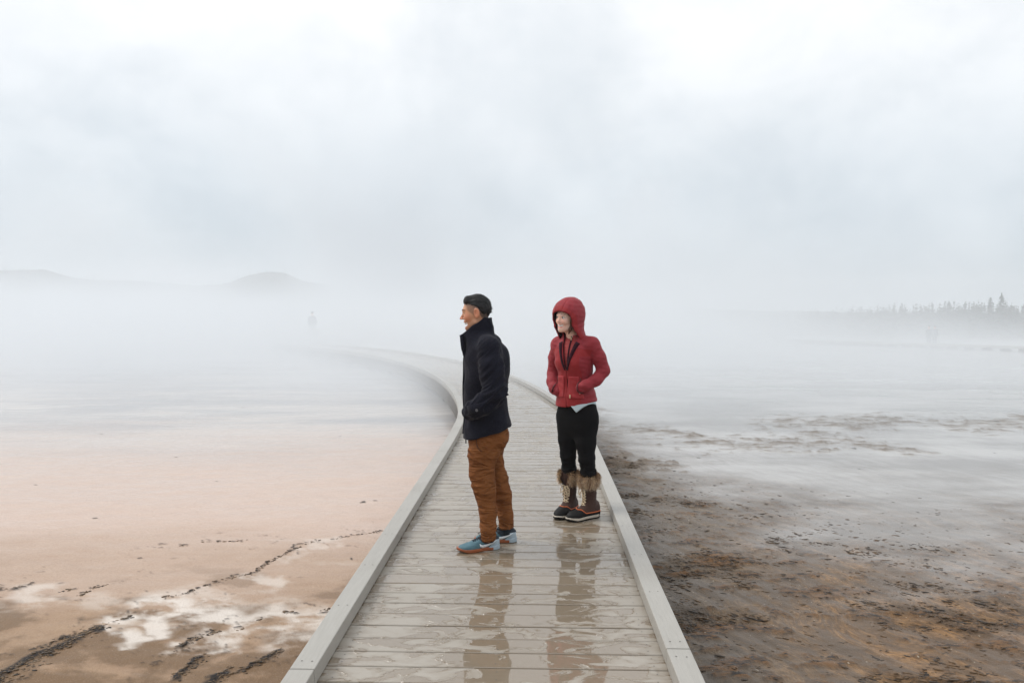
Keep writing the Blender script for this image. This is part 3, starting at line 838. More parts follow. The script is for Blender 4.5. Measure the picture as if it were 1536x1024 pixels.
def ribbon(name, f, pts, width, d, mats, parent, lift=.0015, thick=.002, cross=None):
    """a raised strip laid on the surface f: points marched along d, widths per point"""
    hits = [march(f, p, d) for p in pts]; hits = [(h, w_) for h, w_ in zip(hits, width if isinstance(width,(list,tuple)) else [width]*len(pts)) if h is not None]
    if len(hits) < 2: return None
    mb = MB(); d = np.array(d, float)/np.linalg.norm(d); q = []
    for i, (p, w_) in enumerate(hits):
        t = hits[min(i+1,len(hits)-1)][0]-hits[max(i-1,0)][0]; t /= max(np.linalg.norm(t),1e-9)
        e = 1e-3; gr = np.array([f((p+np.eye(3)[k]*e)[None])[0]-f((p-np.eye(3)[k]*e)[None])[0] for k in range(3)]); gr /= max(np.linalg.norm(gr),1e-9)
        s = np.cross(t, gr); s /= max(np.linalg.norm(s),1e-9)
        for side in (-1, 1):
            for up in (-thick, lift): q.append(p+s*side*w_/2+gr*up)
    n = len(hits); fs = []
    for i in range(n-1):
        a, b = i*4, (i+1)*4
        fs += [(a+1,b+1,b+3,a+3),(a,a+2,b+2,b),(a,b,b+1,a+1),(a+2,a+3,b+3,b+2)]
    fs += [(0,1,3,2), ((n-1)*4,(n-1)*4+2,(n-1)*4+3,(n-1)*4+1)]
    mb.add(q, fs); return mb.build(name, mats, parent, True)

def fold(P, ax, freq, amp, seed, stretch=.35):
    """cloth folds: ridged noise, compressed along axis ax"""
    s = np.full(3, freq*stretch); s[ax] = freq
    a = perlin(P[:,0]*s[0]+seed, P[:,1]*s[1]+seed*.7, P[:,2]*s[2]-seed)
    return amp*(1-2.2*np.abs(a))

def skin_mat(name, col, lip, stub):
    m, nt, out = mat(name); g = N(nt); p = g.obj()
    n = g.noise(p, 60, 4, .6); n2 = g.noise(p, 14, 3)
    c = g.mix(n, tuple(x*.92 for x in col), tuple(min(1,x*1.06) for x in col))
    c = g.mix(g.math('MULTIPLY', g.ramp(n2,.45,.7), .35), c, (col[0], col[1]*.72, col[2]*.68))
    c = g.mix(g.math('MULTIPLY', g.attr('blush'), .55), c, (col[0]*.95, col[1]*.58, col[2]*.5))
    c = g.mix(g.attr('stubble'), c, stub); c = g.mix(g.attr('lips'), c, lip)
    g.principled(out, Base_Color=c, Roughness=.48, Subsurface_Weight=.12, Subsurface_Radius=(.01,.004,.002), Subsurface_Scale=.6, Normal=g.bump(n,.12,.001)); return m

M_eye = simple_mat('eye_white', (.75,.72,.70), .2, .05)
M_iris = simple_mat('dark_iris', (.02,.013,.01), .15, .1)
M_teeth = simple_mat('teeth_enamel', (.88,.86,.80), .25, .05)
M_hair = simple_mat('black_hair', (.0045,.0042,.005), .5, .5, 90, .9, .004, 0, .4, stretch=(.3,1,1))
M_brow = simple_mat('dark_brow_hair', (.02,.015,.012), .6, .3, 200)

def wool_mat(name, col, rough=.95, scale=170):
    m, nt, out = mat(name); g = N(nt); p = g.obj()
    n = g.noise(p, scale, 4, .7); n2 = g.noise(p, 9, 4, .6)
    c = g.mix(g.ramp(n,.35,.7), tuple(x*.6 for x in col), tuple(x*1.9 for x in col)); c = g.mix(g.math('MULTIPLY', g.ramp(n2,.4,.7), .5), c, tuple(x*1.3 for x in col))
    g.principled(out, Base_Color=c, Roughness=rough, Specular_IOR_Level=.08, Sheen_Weight=.06, Sheen_Roughness=.45, Normal=g.bump(g.math('ADD', n, g.math('MULTIPLY', n2, 2.0)), .5, .003)); return m
# ---------------------------------------------------------------- the man in the navy coat (local axes: +x ahead of him, +y his left, z up)
MAN = empty('person', ((735-800)/1080*5.02, 5.02, 0), math.pi+R(2),
            'laughing person in black coat, brown trousers and blue trainers, facing left', 'person')
M_skin_m = skin_mat('warm_tan_skin', (.60,.31,.185), (.42,.15,.11), (.075,.055,.045))
HC = v3(.098,0,1.650)                                 # centre of the skull
HT = rot('Y', 9)                                       # head tipped forward
def hp(x, y, z): return HC + HT@v3(x, y, z)
def man_head(P, full=True):
    Q = (P-HC)@HT                                      # head axes
    d = ell(Q, (-.012,0,.022), (.094,.074,.094))
    d = smin(d, ell(Q, (.030,0,-.030), (.058,.060,.082)), .03)             # face
    d = smin(d, cone(Q, (.062,0,-.098), (.010,.0,-.085), .022, .045), .03)   # jaw
    d = smin(d, cone(Q, (.012,.052,-.075), (.060,.022,-.100), .016, .015), .025)
    d = smin(d, cone(Q, (.012,-.052,-.075), (.060,-.022,-.100), .016, .015), .025)
    d = smin(d, ell(Q, (.070,0,-.108), (.022,.024,.016)), .018)               # chin
    d = smin(d, cone(Q, (.080,.026,.020), (.080,-.026,.020), .012, .012), .018)    # brow ridge
    d = smin(d, cone(Q, (.082,0,.006), (.111,0,-.031), .0075, .0095), .010)    # nose
    for s in (1,-1):
        d = smin(d, ell(Q, (.098,.013*s,-.035), (.013,.008,.007)), .006)
        d = smin(d, ell(Q, (.056,.038*s,-.030), (.026,.022,.022)), .018)     # cheek lifted by the laugh
        d = smax(d, -ell(Q, (.088,.032*s,.000), (.015,.016,.009)), .008)       # eye sockets
        d = smin(d, cone(Q, (.066,.040*s,-.003), (.078,.020*s,-.004), .0095, .0095), .006)  # lids
    d = smin(d, cone(Q, (.086,.020,-.060), (.086,-.020,-.060), .010, .010), .010)      # upper lip
    d = smin(d, cone(Q, (.077,.018,-.096), (.077,-.018,-.096), .010, .010), .010)      # lower lip
    d = smax(d, -ell(Q, (.092,0,-.077), (.034,.040,.0140)), .005)              # open mouth
    for s in (1,-1):
        Ea = (Q-v3(-.008,.077*s,-.012))@rot('Z', -18*s)
        e = ell(Ea, (0,.003*s,0), (.022,.010,.036)); e = smax(e, -ell(Ea, (.003,.013*s,.004), (.0135,.010,.024)), .002); e = smin(e, cone(Ea, (-.004,.006*s,.014), (-.002,.006*s,-.012), .003, .003), .003)
        e = smin(e, ell(Ea, (.006,.001*s,-.026), (.010,.006,.011)), .008)
        d = smin(d, e, .006)
    return d
def man_body(P):
    d = man_head(P)
    d = smin(d, cone(P, (.066,0,1.60), (.030,0,1.43), .046, .054), .03)
    T = vloft(P, [(.80,.0,0,.11,.15),(.95,.01,0,.10,.145),(1.10,.025,0,.095,.14),(1.25,.03,0,.105,.155),(1.38,.02,0,.09,.16),(1.46,.012,0,.05,.09)])
    d = smin(d, T, .05)
    for s, el, wr, ha in ((1,(-.03,.25,1.11),(.065,.232,1.01),(.085,.215,.985)), (-1,(-.03,-.25,1.11),(.065,-.232,1.01),(.085,-.215,.985))):
        d = smin(d, chain(P, [(0,.17*s,1.40), el, wr], [.052,.042,.028]), .03)
        d = smin(d, cone(P, wr, ha, .026, .030, ((0,1,.2),.6)), .02)
        h = np.array(ha); u = v3(.030,-.03*s,-.015)
        for k in range(4): d = smin(d, chain(P, [h+v3(0,0,.024-.016*k), h+u*.5+v3(0,0,.02-.017*k), h+u*.85+v3(-.005,-.02*s,.012-.018*k)], [.009,.008,.007], .004), .005)
        d = smin(d, chain(P, [h+v3(-.02,0,.025), h+v3(.02,-.005*s,.045)], [.010,.008], .004), .006)
    d = smin(d, chain(P, [(.01,.09,.84),(.045,.09,.43),(.010,.10,.08)], [.085,.05,.032]), .03)
    d = smin(d, chain(P, [(-.01,-.08,.84),(-.020,-.085,.56),(-.055,-.085,.46),(-.115,-.085,.09)], [.080,.055,.046,.036]), .03)
    return d
def head_attr(c, r, k=1.0):
    return lambda V: sst(1.25, .6, np.linalg.norm(((V-HC)@HT-np.array(c))/np.array(r), axis=1))*k
def man_lips(V):
    Q = (V-HC)@HT
    return sst(1.4,.8, np.linalg.norm((Q-v3(.08,0,-.075))/v3(.03,.032,.024), axis=1))*sst(.66,.76,np.linalg.norm((Q-v3(.09,0,-.075))/v3(.04,.04,.018),axis=1)*.9)*.85
def man_stub(V):
    Q = (V-HC)@HT
    x, z = Q[:,0], Q[:,2]
    low = np.interp(x, [-.10,-.06,-.035,-.02,.012,.030,.055,.075], [-.10,-.095,-.055,-.01,-.030,-.012,.010,.030])
    front = sst(.070,.046, x - .5*np.maximum(z-.04,0))
    side = front*sst(-.004,.016, z-low)
    deep = sst(.02,-.06,x)
    hl = np.interp(x, [-.12,-.07,-.045,-.02,.02,.06,.12], [-.085,-.075,-.02,.030,.052,.066,.070])
    side = side*np.clip(.62+.34*deep+.45*np.exp(-np.maximum(hl-z,0)/.012),0,1.1)*sst(.081,.074,np.abs(Q[:,1]))*(.86+.3*perlin(x*160,Q[:,1]*160,z*160))
    jaw = .28*sst(-.05,-.085,Q[:,2])*sst(0,.03,Q[:,0])
    return np.maximum(side, jaw)*(V[:,2] > 1.45)
man_b = sculpt('body', man_body, (-.26,-.36,-.0), (.30,.36,1.80), .0042, M_skin_m, MAN, None, 2,
       {'lips': man_lips, 'stubble': man_stub, 'blush': lambda V: np.maximum(np.maximum(head_attr((.06,.045,-.03),(.035,.03,.03))(V), head_attr((.105,0,-.03),(.02,.02,.02))(V)), head_attr((-.01,.085,-.01),(.03,.03,.045),.9)(V))})
def ball(c, r, sq=(1,1,1)):
    mb = MB(); n, m_ = 12, 8; vs = []
    for i in range(m_+1):
        for j in range(n):
            a, b = 2*math.pi*j/n, -math.pi/2+math.pi*i/m_
            vs.append((c[0]+r*sq[0]*math.cos(a)*math.cos(b), c[1]+r*sq[1]*math.sin(a)*math.cos(b), c[2]+r*sq[2]*math.sin(b)))
    mb.add(vs, [(i*n+j, i*n+(j+1)%n, (i+1)*n+(j+1)%n, (i+1)*n+j) for i in range(m_) for j in range(n)]); return mb
for s in (1,-1): ball(hp(.0745,.031*s,-.0005), .0085, (.8,1.5,.7)).build('eye', M_iris, man_b, True)
for s in (1,-1):
    ribbon('eyebrow', man_head, [hp(.14,.012*s,.022), hp(.14,.024*s,.028), hp(.14,.036*s,.027), hp(.14,.047*s,.020)], [.0045,.006,.005,.002], HT@v3(-1,0,0), M_brow, man_b, .001)
mb = MB(); mb.tube([hp(.058,.034,-.070), hp(.078,.019,-.071), hp(.0850,0,-.072), hp(.078,-.019,-.071), hp(.058,-.034,-.070)], .0072, 6); mb.build('teeth', M_teeth, man_b, True)
def man_hair(P):
    Q = (P-HC)@HT
    d = ell(Q, (-.013,0,.025), (.099,.0765,.096))
    d = smin(d, cone(Q, (.046,.026,.090), (.046,-.026,.090), .018, .018), .035)        # swept-back quiff over the brow
    line = np.interp(Q[:,0], [-.12,-.07,-.045,-.02,.02,.06,.12], [-.085,-.075,-.02,.030,.052,.066,.070])   # lower edge of the long hair
    line = line + .007*perlin(Q[:,0]*70, Q[:,1]*50, Q[:,2]*20)
    d = smax(d, line-Q[:,2], .005)
    return smax(d, -(man_head(P)+.004), .002)
def hair_disp(V):
    Q = (V-HC)@HT
    return .0042*fbm(Q[:,0]*11, Q[:,1]*75, Q[:,2]*42, oct=3)
man_h = sculpt('hair', man_hair, HC-v3(.14,.11,.12), HC+v3(.13,.11,.17), .003, M_hair, man_b, hair_disp, 1)
def hair_blades():
    rng = np.random.default_rng(4); V, F = [], []
    me = man_h.data; n = len(me.vertices); co = np.empty(n*3, np.float32); me.vertices.foreach_get('co', co); co = co.reshape(-1,3)
    nn = np.empty(n*3, np.float32); me.vertices.foreach_get('normal', nn); nn = nn.reshape(-1,3)
    for k in rng.choice(n, 2600):
        p, q = co[k].astype(float), nn[k].astype(float)
        if ((p-HC)@HT)[2] < -.03: continue
        d = v3(-1,0,-.25); d = d-q*(d@q); d /= max(np.linalg.norm(d),1e-6); d = d+q*.09+rng.normal(0,.09,3); d /= np.linalg.norm(d); L = rng.uniform(.014,.030); sd = np.cross(d, q); sd /= max(np.linalg.norm(sd),1e-6); wd = rng.uniform(.0008,.0016)
        b = len(V); V += [p-sd*wd-q*.002, p+sd*wd-q*.002, p+d*L*.6-sd*wd*.7-q*.001, p+d*L*.6+sd*wd*.7-q*.001, p+d*L-q*.005]; F += [(b,b+1,b+3,b+2),(b+2,b+3,b+4)]
    st = np_mesh('strands', np.array(V), F, M_hair, None, False)
    bm = bmesh.new(); bm.from_mesh(man_h.data); bm.from_mesh(st.data); bm.to_mesh(man_h.data); bm.free(); bpy.data.objects.remove(st)
hair_blades()


# trousers
def trouser_mat():
    m, nt, out = mat('rust_brown_twill'); g = N(nt); p = g.obj()
    q = g.mapping(p, rot=(0,R(28),0), scale=(.55,.55,1.6))
    f1 = g.noise(q, 6.5, 2, .45, .9); f2 = g.noise(g.mapping(p, rot=(0,R(-34),0), scale=(.6,.6,1.7)), 8.5, 2, .45, .7); t = g.noise(p, 190, 3, .7); b = g.noise(p, 7, 3, .5)
    ridge = lambda f: g.math('SUBTRACT', 1.0, g.math('MULTIPLY', g.math('ABSOLUTE', g.math('SUBTRACT', f, .5)), 6.0, ), True)
    r1, r2 = ridge(f1), ridge(f2); h = g.math('ADD', r1, g.math('MULTIPLY', r2, .7))
    c = g.mix(t, (.128,.043,.012), (.215,.076,.022)); c = g.mix(g.math('MULTIPLY', h, .30), c, (.26,.10,.032)); c = g.mix(g.math('MULTIPLY', g.ramp(b,.45,.7), .4), c, (.125,.040,.010))  # fold shading painted in with the worn fade: ridges paler, creases darker
    nb = g.bump(h, .75, .015); g.principled(out, Base_Color=c, Roughness=.85, Specular_IOR_Level=.2, Normal=g.bump(t, .3, .002, nb)); return m
M_tr = trouser_mat()
def man_trouser(P):
    d = vloft(P, [(.66,.028,0,.105,.15),(.72,.024,0,.126,.170),(.78,.012,0,.136,.174),(.83,.012,0,.128,.168),(.88,.014,0,.116,.158),(.97,.014,0,.11,.15)], power=2.3)
    d = smin(d, ell(P, (-.052,.075,.775), (.070,.080,.066)), .05); d = smin(d, ell(P, (-.052,-.075,.775), (.070,.080,.066)), .05)
    ln = chain(P, [(.036,.086,.735),(.050,.093,.66),(.056,.092,.55),(.046,.092,.46),(.034,.094,.40),(.012,.098,.27),(.012,.100,.16),(.011,.102,.085)], [.096,.099,.086,.079,.072,.061,.055,.054], .02)
    lf = chain(P, [(-.006,-.085,.735),(-.004,-.087,.66),(-.024,-.086,.565),(-.054,-.085,.46),(-.086,-.085,.34),(-.110,-.085,.19),(-.117,-.085,.095)], [.095,.085,.068,.069,.062,.053,.053], .02)
    d = smin(d, smin(ln, lf, .012), .035)
    d = smax(d, -cone(P, (.012,.100,.0), (.012,.100,.12), .050, .048), .004); d = smax(d, -cone(P, (-.118,-.085,.0), (-.116,-.085,.13), .048, .046), .004)
    hem = np.where(P[:,1] > .0, .066-.25*(P[:,0]-.01), .098-.15*(P[:,0]+.115))
    return np.maximum(d, hem-P[:,2])
def tr_disp(V):
    z = V[:,2]; x = V[:,0]; near = V[:,1] > 0
    knee = np.exp(-((z-.47)/.10)**2); ank = np.exp(-((z-.13)/.06)**2); hip = np.exp(-((z-.71)/.07)**2)
    th = np.arctan2(x-.03, V[:,1]-np.sign(V[:,1])*.09)
    wob = .35*perlin(x*6, V[:,1]*6, z*5)
    # slanting drag lines from knee and crotch, a few breaks over the shoe
    k1 = np.sin(2*math.pi*((z+.42*x)*13+wob)); k2 = np.sin(2*math.pi*((z-.55*x)*10+wob*1.3+.3)); k3 = np.sin(2*math.pi*((z+.25*x)*21+wob*1.6))
    rid = lambda a: .55-np.abs(a)**.6*1.0
    m = np.clip(.55+1.1*perlin(x*7+4, V[:,1]*7, z*7), 0, 1.4)
    cr = 1-3.0*np.abs(perlin(x*10+1, V[:,1]*10, (z+.7*x)*19)); cr2 = 1-3.0*np.abs(perlin(x*9+8, V[:,1]*9, (z-.8*x)*15+7))
    return (.0055*knee*rid(k1)+.004*hip*rid(k2)+.006*ank*rid(k3))*m + .0024*cr*(.35+knee+ank*.6) + .0030*cr2*(.3+hip+.5*knee) + .003*perlin(x*9, V[:,1]*9, z*9)
man_t = sculpt('trousers', man_trouser, (-.24,-.24,.03), (.24,.27,.99), .0040, M_tr, MAN, tr_disp, 2)
M_seam = simple_mat('dark_seam_shadowed_cloth', (.09,.033,.012), .9, .2, 60)
ribbon('pocket_seam', man_trouser, [(.09,.5,.80),(.088,.5,.765),(.082,.5,.735),(.066,.5,.715),(.05,.5,.706)], .006, (0,-1,0), M_seam, man_t, .004, .004)
ribbon('side_seam', man_trouser, [(.03,.5,z) for z in np.linspace(.72,.12,22)], .004, (0,-1,0), M_tr, man_t, .001, .004)

# coat
M_coat = wool_mat('navy_black_wool', (.0105,.0110,.0175))
M_coat_trim = simple_mat('black_webbing', (.008,.008,.010), .6, .3, 120)
ARM_L = [(.004,.160,1.392),(-.016,.228,1.28),(-.040,.262,1.105),(.035,.262,1.035),(.090,.238,1.000),(.128,.190,.970)]
ARM_R = [(p[0],-p[1],p[2]) for p in ARM_L]
ARM_RAD = [.076,.080,.072,.066,.062,.055]
def man_coat_core(P, grow=0.0):
    T = [(.76,.018,0,.172,.212),(.84,.016,0,.166,.210),(.92,.022,0,.154,.200),(1.03,.032,0,.150,.192),(1.12,.032,0,.152,.197),(1.22,.028,0,.152,.208),(1.33,.036,0,.142,.212),(1.40,.044,0,.126,.190),(1.45,.060,0,.118,.140),(1.50,.082,0,.112,.100),(1.56,.078,0,.098,.092),(1.64,.070,0,.085,.088)]
    d = vloft(P, T, power=2.25)
    d = smin(d, ell(P, (-.030,0,1.30), (.108,.185,.16)), .04)               # rounded upper back
    for s in (1,-1): d = smin(d, cone(P, (.030,.075*s,1.455), (.006,.185*s,1.415), .052, .070), .035)
    return d-grow
def man_coat(P):
    d = man_coat_core(P)
    # stand-up collar, cut off along a line from chin to nape
    d = smax(d, np.maximum(plane(P, (.78,0,1), (.167,0,1.512)), P[:,2]-1.612), .007)
    inner = vloft(P, [(1.43,.06,0,.06,.06),(1.50,.082,0,.098,.086),(1.56,.078,0,.085,.080),(1.70,.070,0,.070,.076)]); d = smax(d, -inner, .005)
    a = chain(P, ARM_L, ARM_RAD, .02); b = chain(P, ARM_R, ARM_RAD, .02)
    kk = .010+.035*sst(1.22,1.40,P[:,2]); h_ = np.clip(.5+.5*(np.minimum(a,b)-d)/kk,0,1); ab = np.minimum(a,b); d = ab*(1-h_)+d*h_-kk*h_*(1-h_)
    # hem, lower in front
    hem = plane(P, (.26,0,1), (.0,0,.815))
    d = smax(d, -hem, .004)
    hollow = man_coat_core(P, -.014)
    d = smax(d, -np.maximum(hollow, P[:,2]-.90), .004)
    # front opening below the collar: a shallow notch between the two overlapping fronts
    return d
def coat_disp(V):
    z = V[:,2]
    arm = sst(.19,.23,np.abs(V[:,1]))
    elbow = np.exp(-((z-1.10)/.10)**2)
    u = z + .9*V[:,0]
    a = perlin(V[:,0]*11, V[:,1]*8, u*26); b = perlin(V[:,0]*7+9, V[:,1]*7, z*9); c = perlin(V[:,0]*20+2, V[:,1]*20, z*13+4)
    cin = np.exp(-((z-1.045+.25*V[:,0])/.016)**2)*sst(.02,-.08,V[:,0])
    return arm*(.006+.010*elbow)*(1-2.2*np.abs(a)) + .007*b + .003*c + .004*(1-arm)*(1-2.4*np.abs(perlin(V[:,0]*6+3, V[:,1]*6, (z-.8*V[:,0])*9))) - .012*cin
man_c = sculpt('coat', man_coat, (-.20,-.37,.72), (.26,.37,1.64), .0038, M_coat, MAN, coat_disp, 2)
# turned-out lapel flap at the throat, placket, hem band, pocket flap, button, zip pull
def slab(name, fn, lo, hi, m, parent, h=.004, disp=None): return sculpt(name, fn, lo, hi, h, m, parent, disp, 1)
def lapel(P):
    d = None
    for s in (LS,):
        Q = (P-v3(.168,.050*s,1.405))@rot('Z', -24*s)@rot('Y', 12)
        b = np.maximum(np.abs(Q[:,0])-.0075, np.maximum(np.abs(Q[:,1])-.048+.18*(np.abs(Q[:,2])), np.abs(Q[:,2])-.085))-.004
        d = b if d is None else np.minimum(d, b)
    return d
for LS in (1,-1): slab('lapel', lapel, (.08,-.16,1.28), (.26,.16,1.52), M_coat, man_c, .004)
ribbon('placket', man_coat, [(.5,.012,z) for z in np.linspace(1.33,.80,24)], .050, (-1,0,0), M_coat, man_c, .009, .006)
ribbon('zip', man_coat, [(.5,.040,z) for z in np.linspace(1.40,.80,24)], .006, (-1,-.05,0), M_coat_trim, man_c, .006, .004)
ribbon('cuff_strap', man_coat, [(-.02+.02*k,.5,1.085-.012*k) for k in range(5)], .020, (0,-1,0), M_coat, man_c, .004, .006)
ribbon('pocket_flap', man_coat, [(.08,.5,1.025),(.11,.5,1.02),(.14,.45,1.01),(.165,.40,1.0)], .060, (-.25,-1,0), M_coat, man_c, .009, .006)
ribbon('shoulder_seam', man_coat, [(.075,.5,1.30),(.068,.5,1.35),(.05,.5,1.40),(.02,.5,1.445),(-.03,.5,1.44),(-.06,.5,1.40),(-.075,.5,1.34)], .006, (0,-1,-.1), M_coat, man_c, .003, .004)
b0 = march(man_coat, (.135,.6,1.005), (-.2,-1,0))
M_snap = simple_mat('dull_metal_snap', (.12,.12,.13), .35, .2)
mb = MB(); mb.tube([b0+v3(.002,.012,0), b0+v3(.0,-.004,0)], [.010,.012], 12); mb.build('snap_button', M_snap, man_c, False)
b1 = march(man_coat, (-.05,.6,1.12), (0,-1,0)); mb = MB(); mb.tube([b1+v3(0,.006,0), b1-v3(0,.004,0)], [.007,.008], 10); mb.build('snap_button', M_snap, man_c, False)
mb = MB(); mb.tube([(.165,.03,.800),(.168,.032,.770)], .003, 6); mb.box((.169,.032,.755),(.008,.012,.046)); mb.build('zip_pull', M_coat_trim, man_c, False)

# trainers
M_knit = simple_mat('blue_grey_knit', (.085,.175,.215), .75, .35, 160, .6, .002)
M_navy = simple_mat('dark_navy_mesh', (.012,.020,.032), .7, .3, 160, .6, .002)
M_pale = simple_mat('pale_grey_blue_rubber', (.36,.44,.50), .5, .12, 40)
M_gum = simple_mat('orange_gum_rubber', (.30,.085,.03), .5, .2, 40)
M_white = simple_mat('white_synthetic', (.80,.82,.84), .4, .05, 40)
M_lace = simple_mat('navy_lace', (.015,.022,.035), .8, .3, 200)
SHOE_T = [(-.004,0,.045,.030,.034),(.02,0,.047,.036,.048),(.07,0,.052,.036,.056),(.11,.002,.047,.038,.051),(.15,.004,.038,.044,.041),(.20,.007,.030,.048,.032),(.245,.006,.026,.042,.025),(.275,.002,.023,.028,.018),(.288,0,.020,.012,.010)]
def shoe_upper(P):
    d = vloft(P, SHOE_T, axis=0, power=2.4)
    d = smin(d, cone(P, (.052,0,.085), (.056,0,.062), .036, .040), .02)
    d = smax(d, P[:,2]-.106-.12*(P[:,0]-.06), .004)
    d = smax(d, -cone(P, (.056,0,.082), (.056,0,.16), .029, .032), .004)
    return smax(d, .016-P[:,2], .002)
def shoe_sole(P):
    T = [(r[0]*1.02-.003, r[1], .02, r[3]+.0045, .2) for r in SHOE_T]; T[0] = (-.010,0,.02,.020,.2); T[-1] = (.296,0,.02,.010,.2)
    d = vloft(P, T, axis=0, power=2.2)
    top = .024+.010*np.exp(-((P[:,0]-.0)/.05)**2)+.010*sst(.24,.295,P[:,0])
    bot = .016*sst(.21,.295,P[:,0])
    return np.maximum(d, np.maximum(P[:,2]-top, bot-P[:,2]))
def shoe_region(C, n):
    x, z = C[:,0], C[:,2]
    heel = (x < .055-.55*(z-.05)) & (z < .072)
    navy = (z > .046+.35*np.maximum(x-.10,0)*2.2) & (x < .165)
    return np.where(heel, 2, np.where(navy, 1, 0))
def trainer(loc, rz, side):
    s = empty('shoe', loc, rz); s.parent = MAN
    up = sculpt('upper', shoe_upper, (-.03,-.07,0), (.31,.07,.13), .0032, [M_knit, M_navy, M_pale], s, lambda V: .0008*perlin(V[:,0]*60, V[:,1]*60, V[:,2]*60), 1, None, shoe_region)
    sculpt('sole', shoe_sole, (-.03,-.08,-.01), (.32,.08,.06), .0032, [M_pale, M_gum], s, None, 1, None, lambda C, n: np.where(C[:,0] > .045+.9*(C[:,2]-.01)*0+.03*(C[:,2] > .02), 1, 0))
    for sd in (1,-1):
        cl = [(.020,.066),(.045,.052),(.075,.039),(.102,.031),(.122,.030),(.136,.037),(.144,.051)]
        wd = [.002,.007,.0135,.019,.020,.015,.002]
        ribbon('check_emblem', shoe_upper, [(x, .12*sd, z+.004) for x, z in cl], wd, (0,-sd,0), M_white, s, .0022, .002)
    mb = MB()
    for i, x in enumerate(np.linspace(.105,.17,5)):
        for sd in (1,-1):
            a = march(shoe_upper, (x,.022*sd,.2), (0,0,-1)); b = march(shoe_upper, (x+.014,-.020*sd,.2), (0,0,-1)); m_ = march(shoe_upper, (x+.007,0,.2), (0,0,-1))
            if a is not None and b is not None: mb.tube([a+v3(0,0,.001), m_+v3(0,0,.005), b+v3(0,0,.001)], .0028, 6)
    a = march(shoe_upper, (.105,0,.2), (0,0,-1))
    for sd in (1,-1): mb.tube([a+v3(0,0,.004), a+v3(.012,.02*sd,.012), a+v3(.03,.038*sd,.004), a+v3(.02,.03*sd,-.006), a+v3(.004,.006*sd,.004)], .0025, 6)
    mb.build('laces', M_lace, s, True)
    mb = MB(); mb.box((.098,0,.105),(.012,.034,.045), Matrix.Rotation(R(-38),3,'Y')); mb.build('tongue', M_pale, s, False, .004, 2)
    return s
trainer((-.055,.055,0), R(17), 1)
trainer((-.178,-.092,0), R(3), -1)
mb = MB(); mb.tube([(-.116,-.085,.06),(-.114,-.085,.16)], .043, 14); mb.build('sock', M_navy, MAN, True)
mb = MB(); mb.tube([(.002,.078,.06),(.008,.095,.16)], .043, 16); mb.build('sock', M_navy, MAN, True)
# ---------------------------------------------------------------- the woman in the red jacket
WOMAN = empty('person', (.35,5.76,0), R(230), 'smiling person in red hooded jacket, black leggings and fur-topped boots', 'person')
M_skin_w = skin_mat('fair_skin', (.86,.57,.455), (.58,.18,.16), (.3,.2,.15))
WC = v3(.108,-.026,1.604); WT = rot('Z', -5)@rot('Y', 3)@rot('X', -3)
def wp(x, y, z): return WC + WT@v3(x, y, z)
def wo_head(P):
    Q = (P-WC)@WT
    d = ell(Q, (-.016,0,.024), (.088,.070,.090))
    d = smin(d, ell(Q, (.026,0,-.028), (.054,.054,.078)), .03)
    d = smin(d, cone(Q, (.052,0,-.090), (.0,0,-.075), .020, .042), .03)
    for s in (1,-1): d = smin(d, cone(Q, (.005,.047*s,-.065), (.052,.016*s,-.094), .013, .012), .025)
    d = smin(d, ell(Q, (.066,0,-.100), (.016,.017,.013)), .016)
    d = smin(d, cone(Q, (.073,.024,.020), (.073,-.024,.020), .010, .010), .016)
    d = smin(d, cone(Q, (.074,0,.004), (.098,0,-.028), .006, .0085), .009)
    for s in (1,-1):
        d = smin(d, ell(Q, (.089,.010*s,-.032), (.010,.0065,.006)), .006)
        d = smin(d, ell(Q, (.050,.034*s,-.030), (.025,.021,.020)), .018)
        d = smax(d, -ell(Q, (.083,.030*s,.000), (.015,.0155,.0095)), .008)
        d = smin(d, ell(Q, (-.008,.070*s,-.012), (.018,.007,.030)), .008)
    d = smin(d, chain(Q, [(.064,.026,-.048),(.074,0,-.0535),(.064,-.026,-.046)], [.006,.0075,.006]), .010)
    d = smin(d, chain(Q, [(.062,.024,-.064),(.070,0,-.083),(.062,-.024,-.066)], [.006,.0075,.006]), .010)
    for s in (1,-1): d = smax(d, -chain(Q, [(.084,0,-.0665),(.080,.016*s,-.0635),(.066,.030*s,-.053)], [.0110,.0095,.004], .004), .003)
    return d
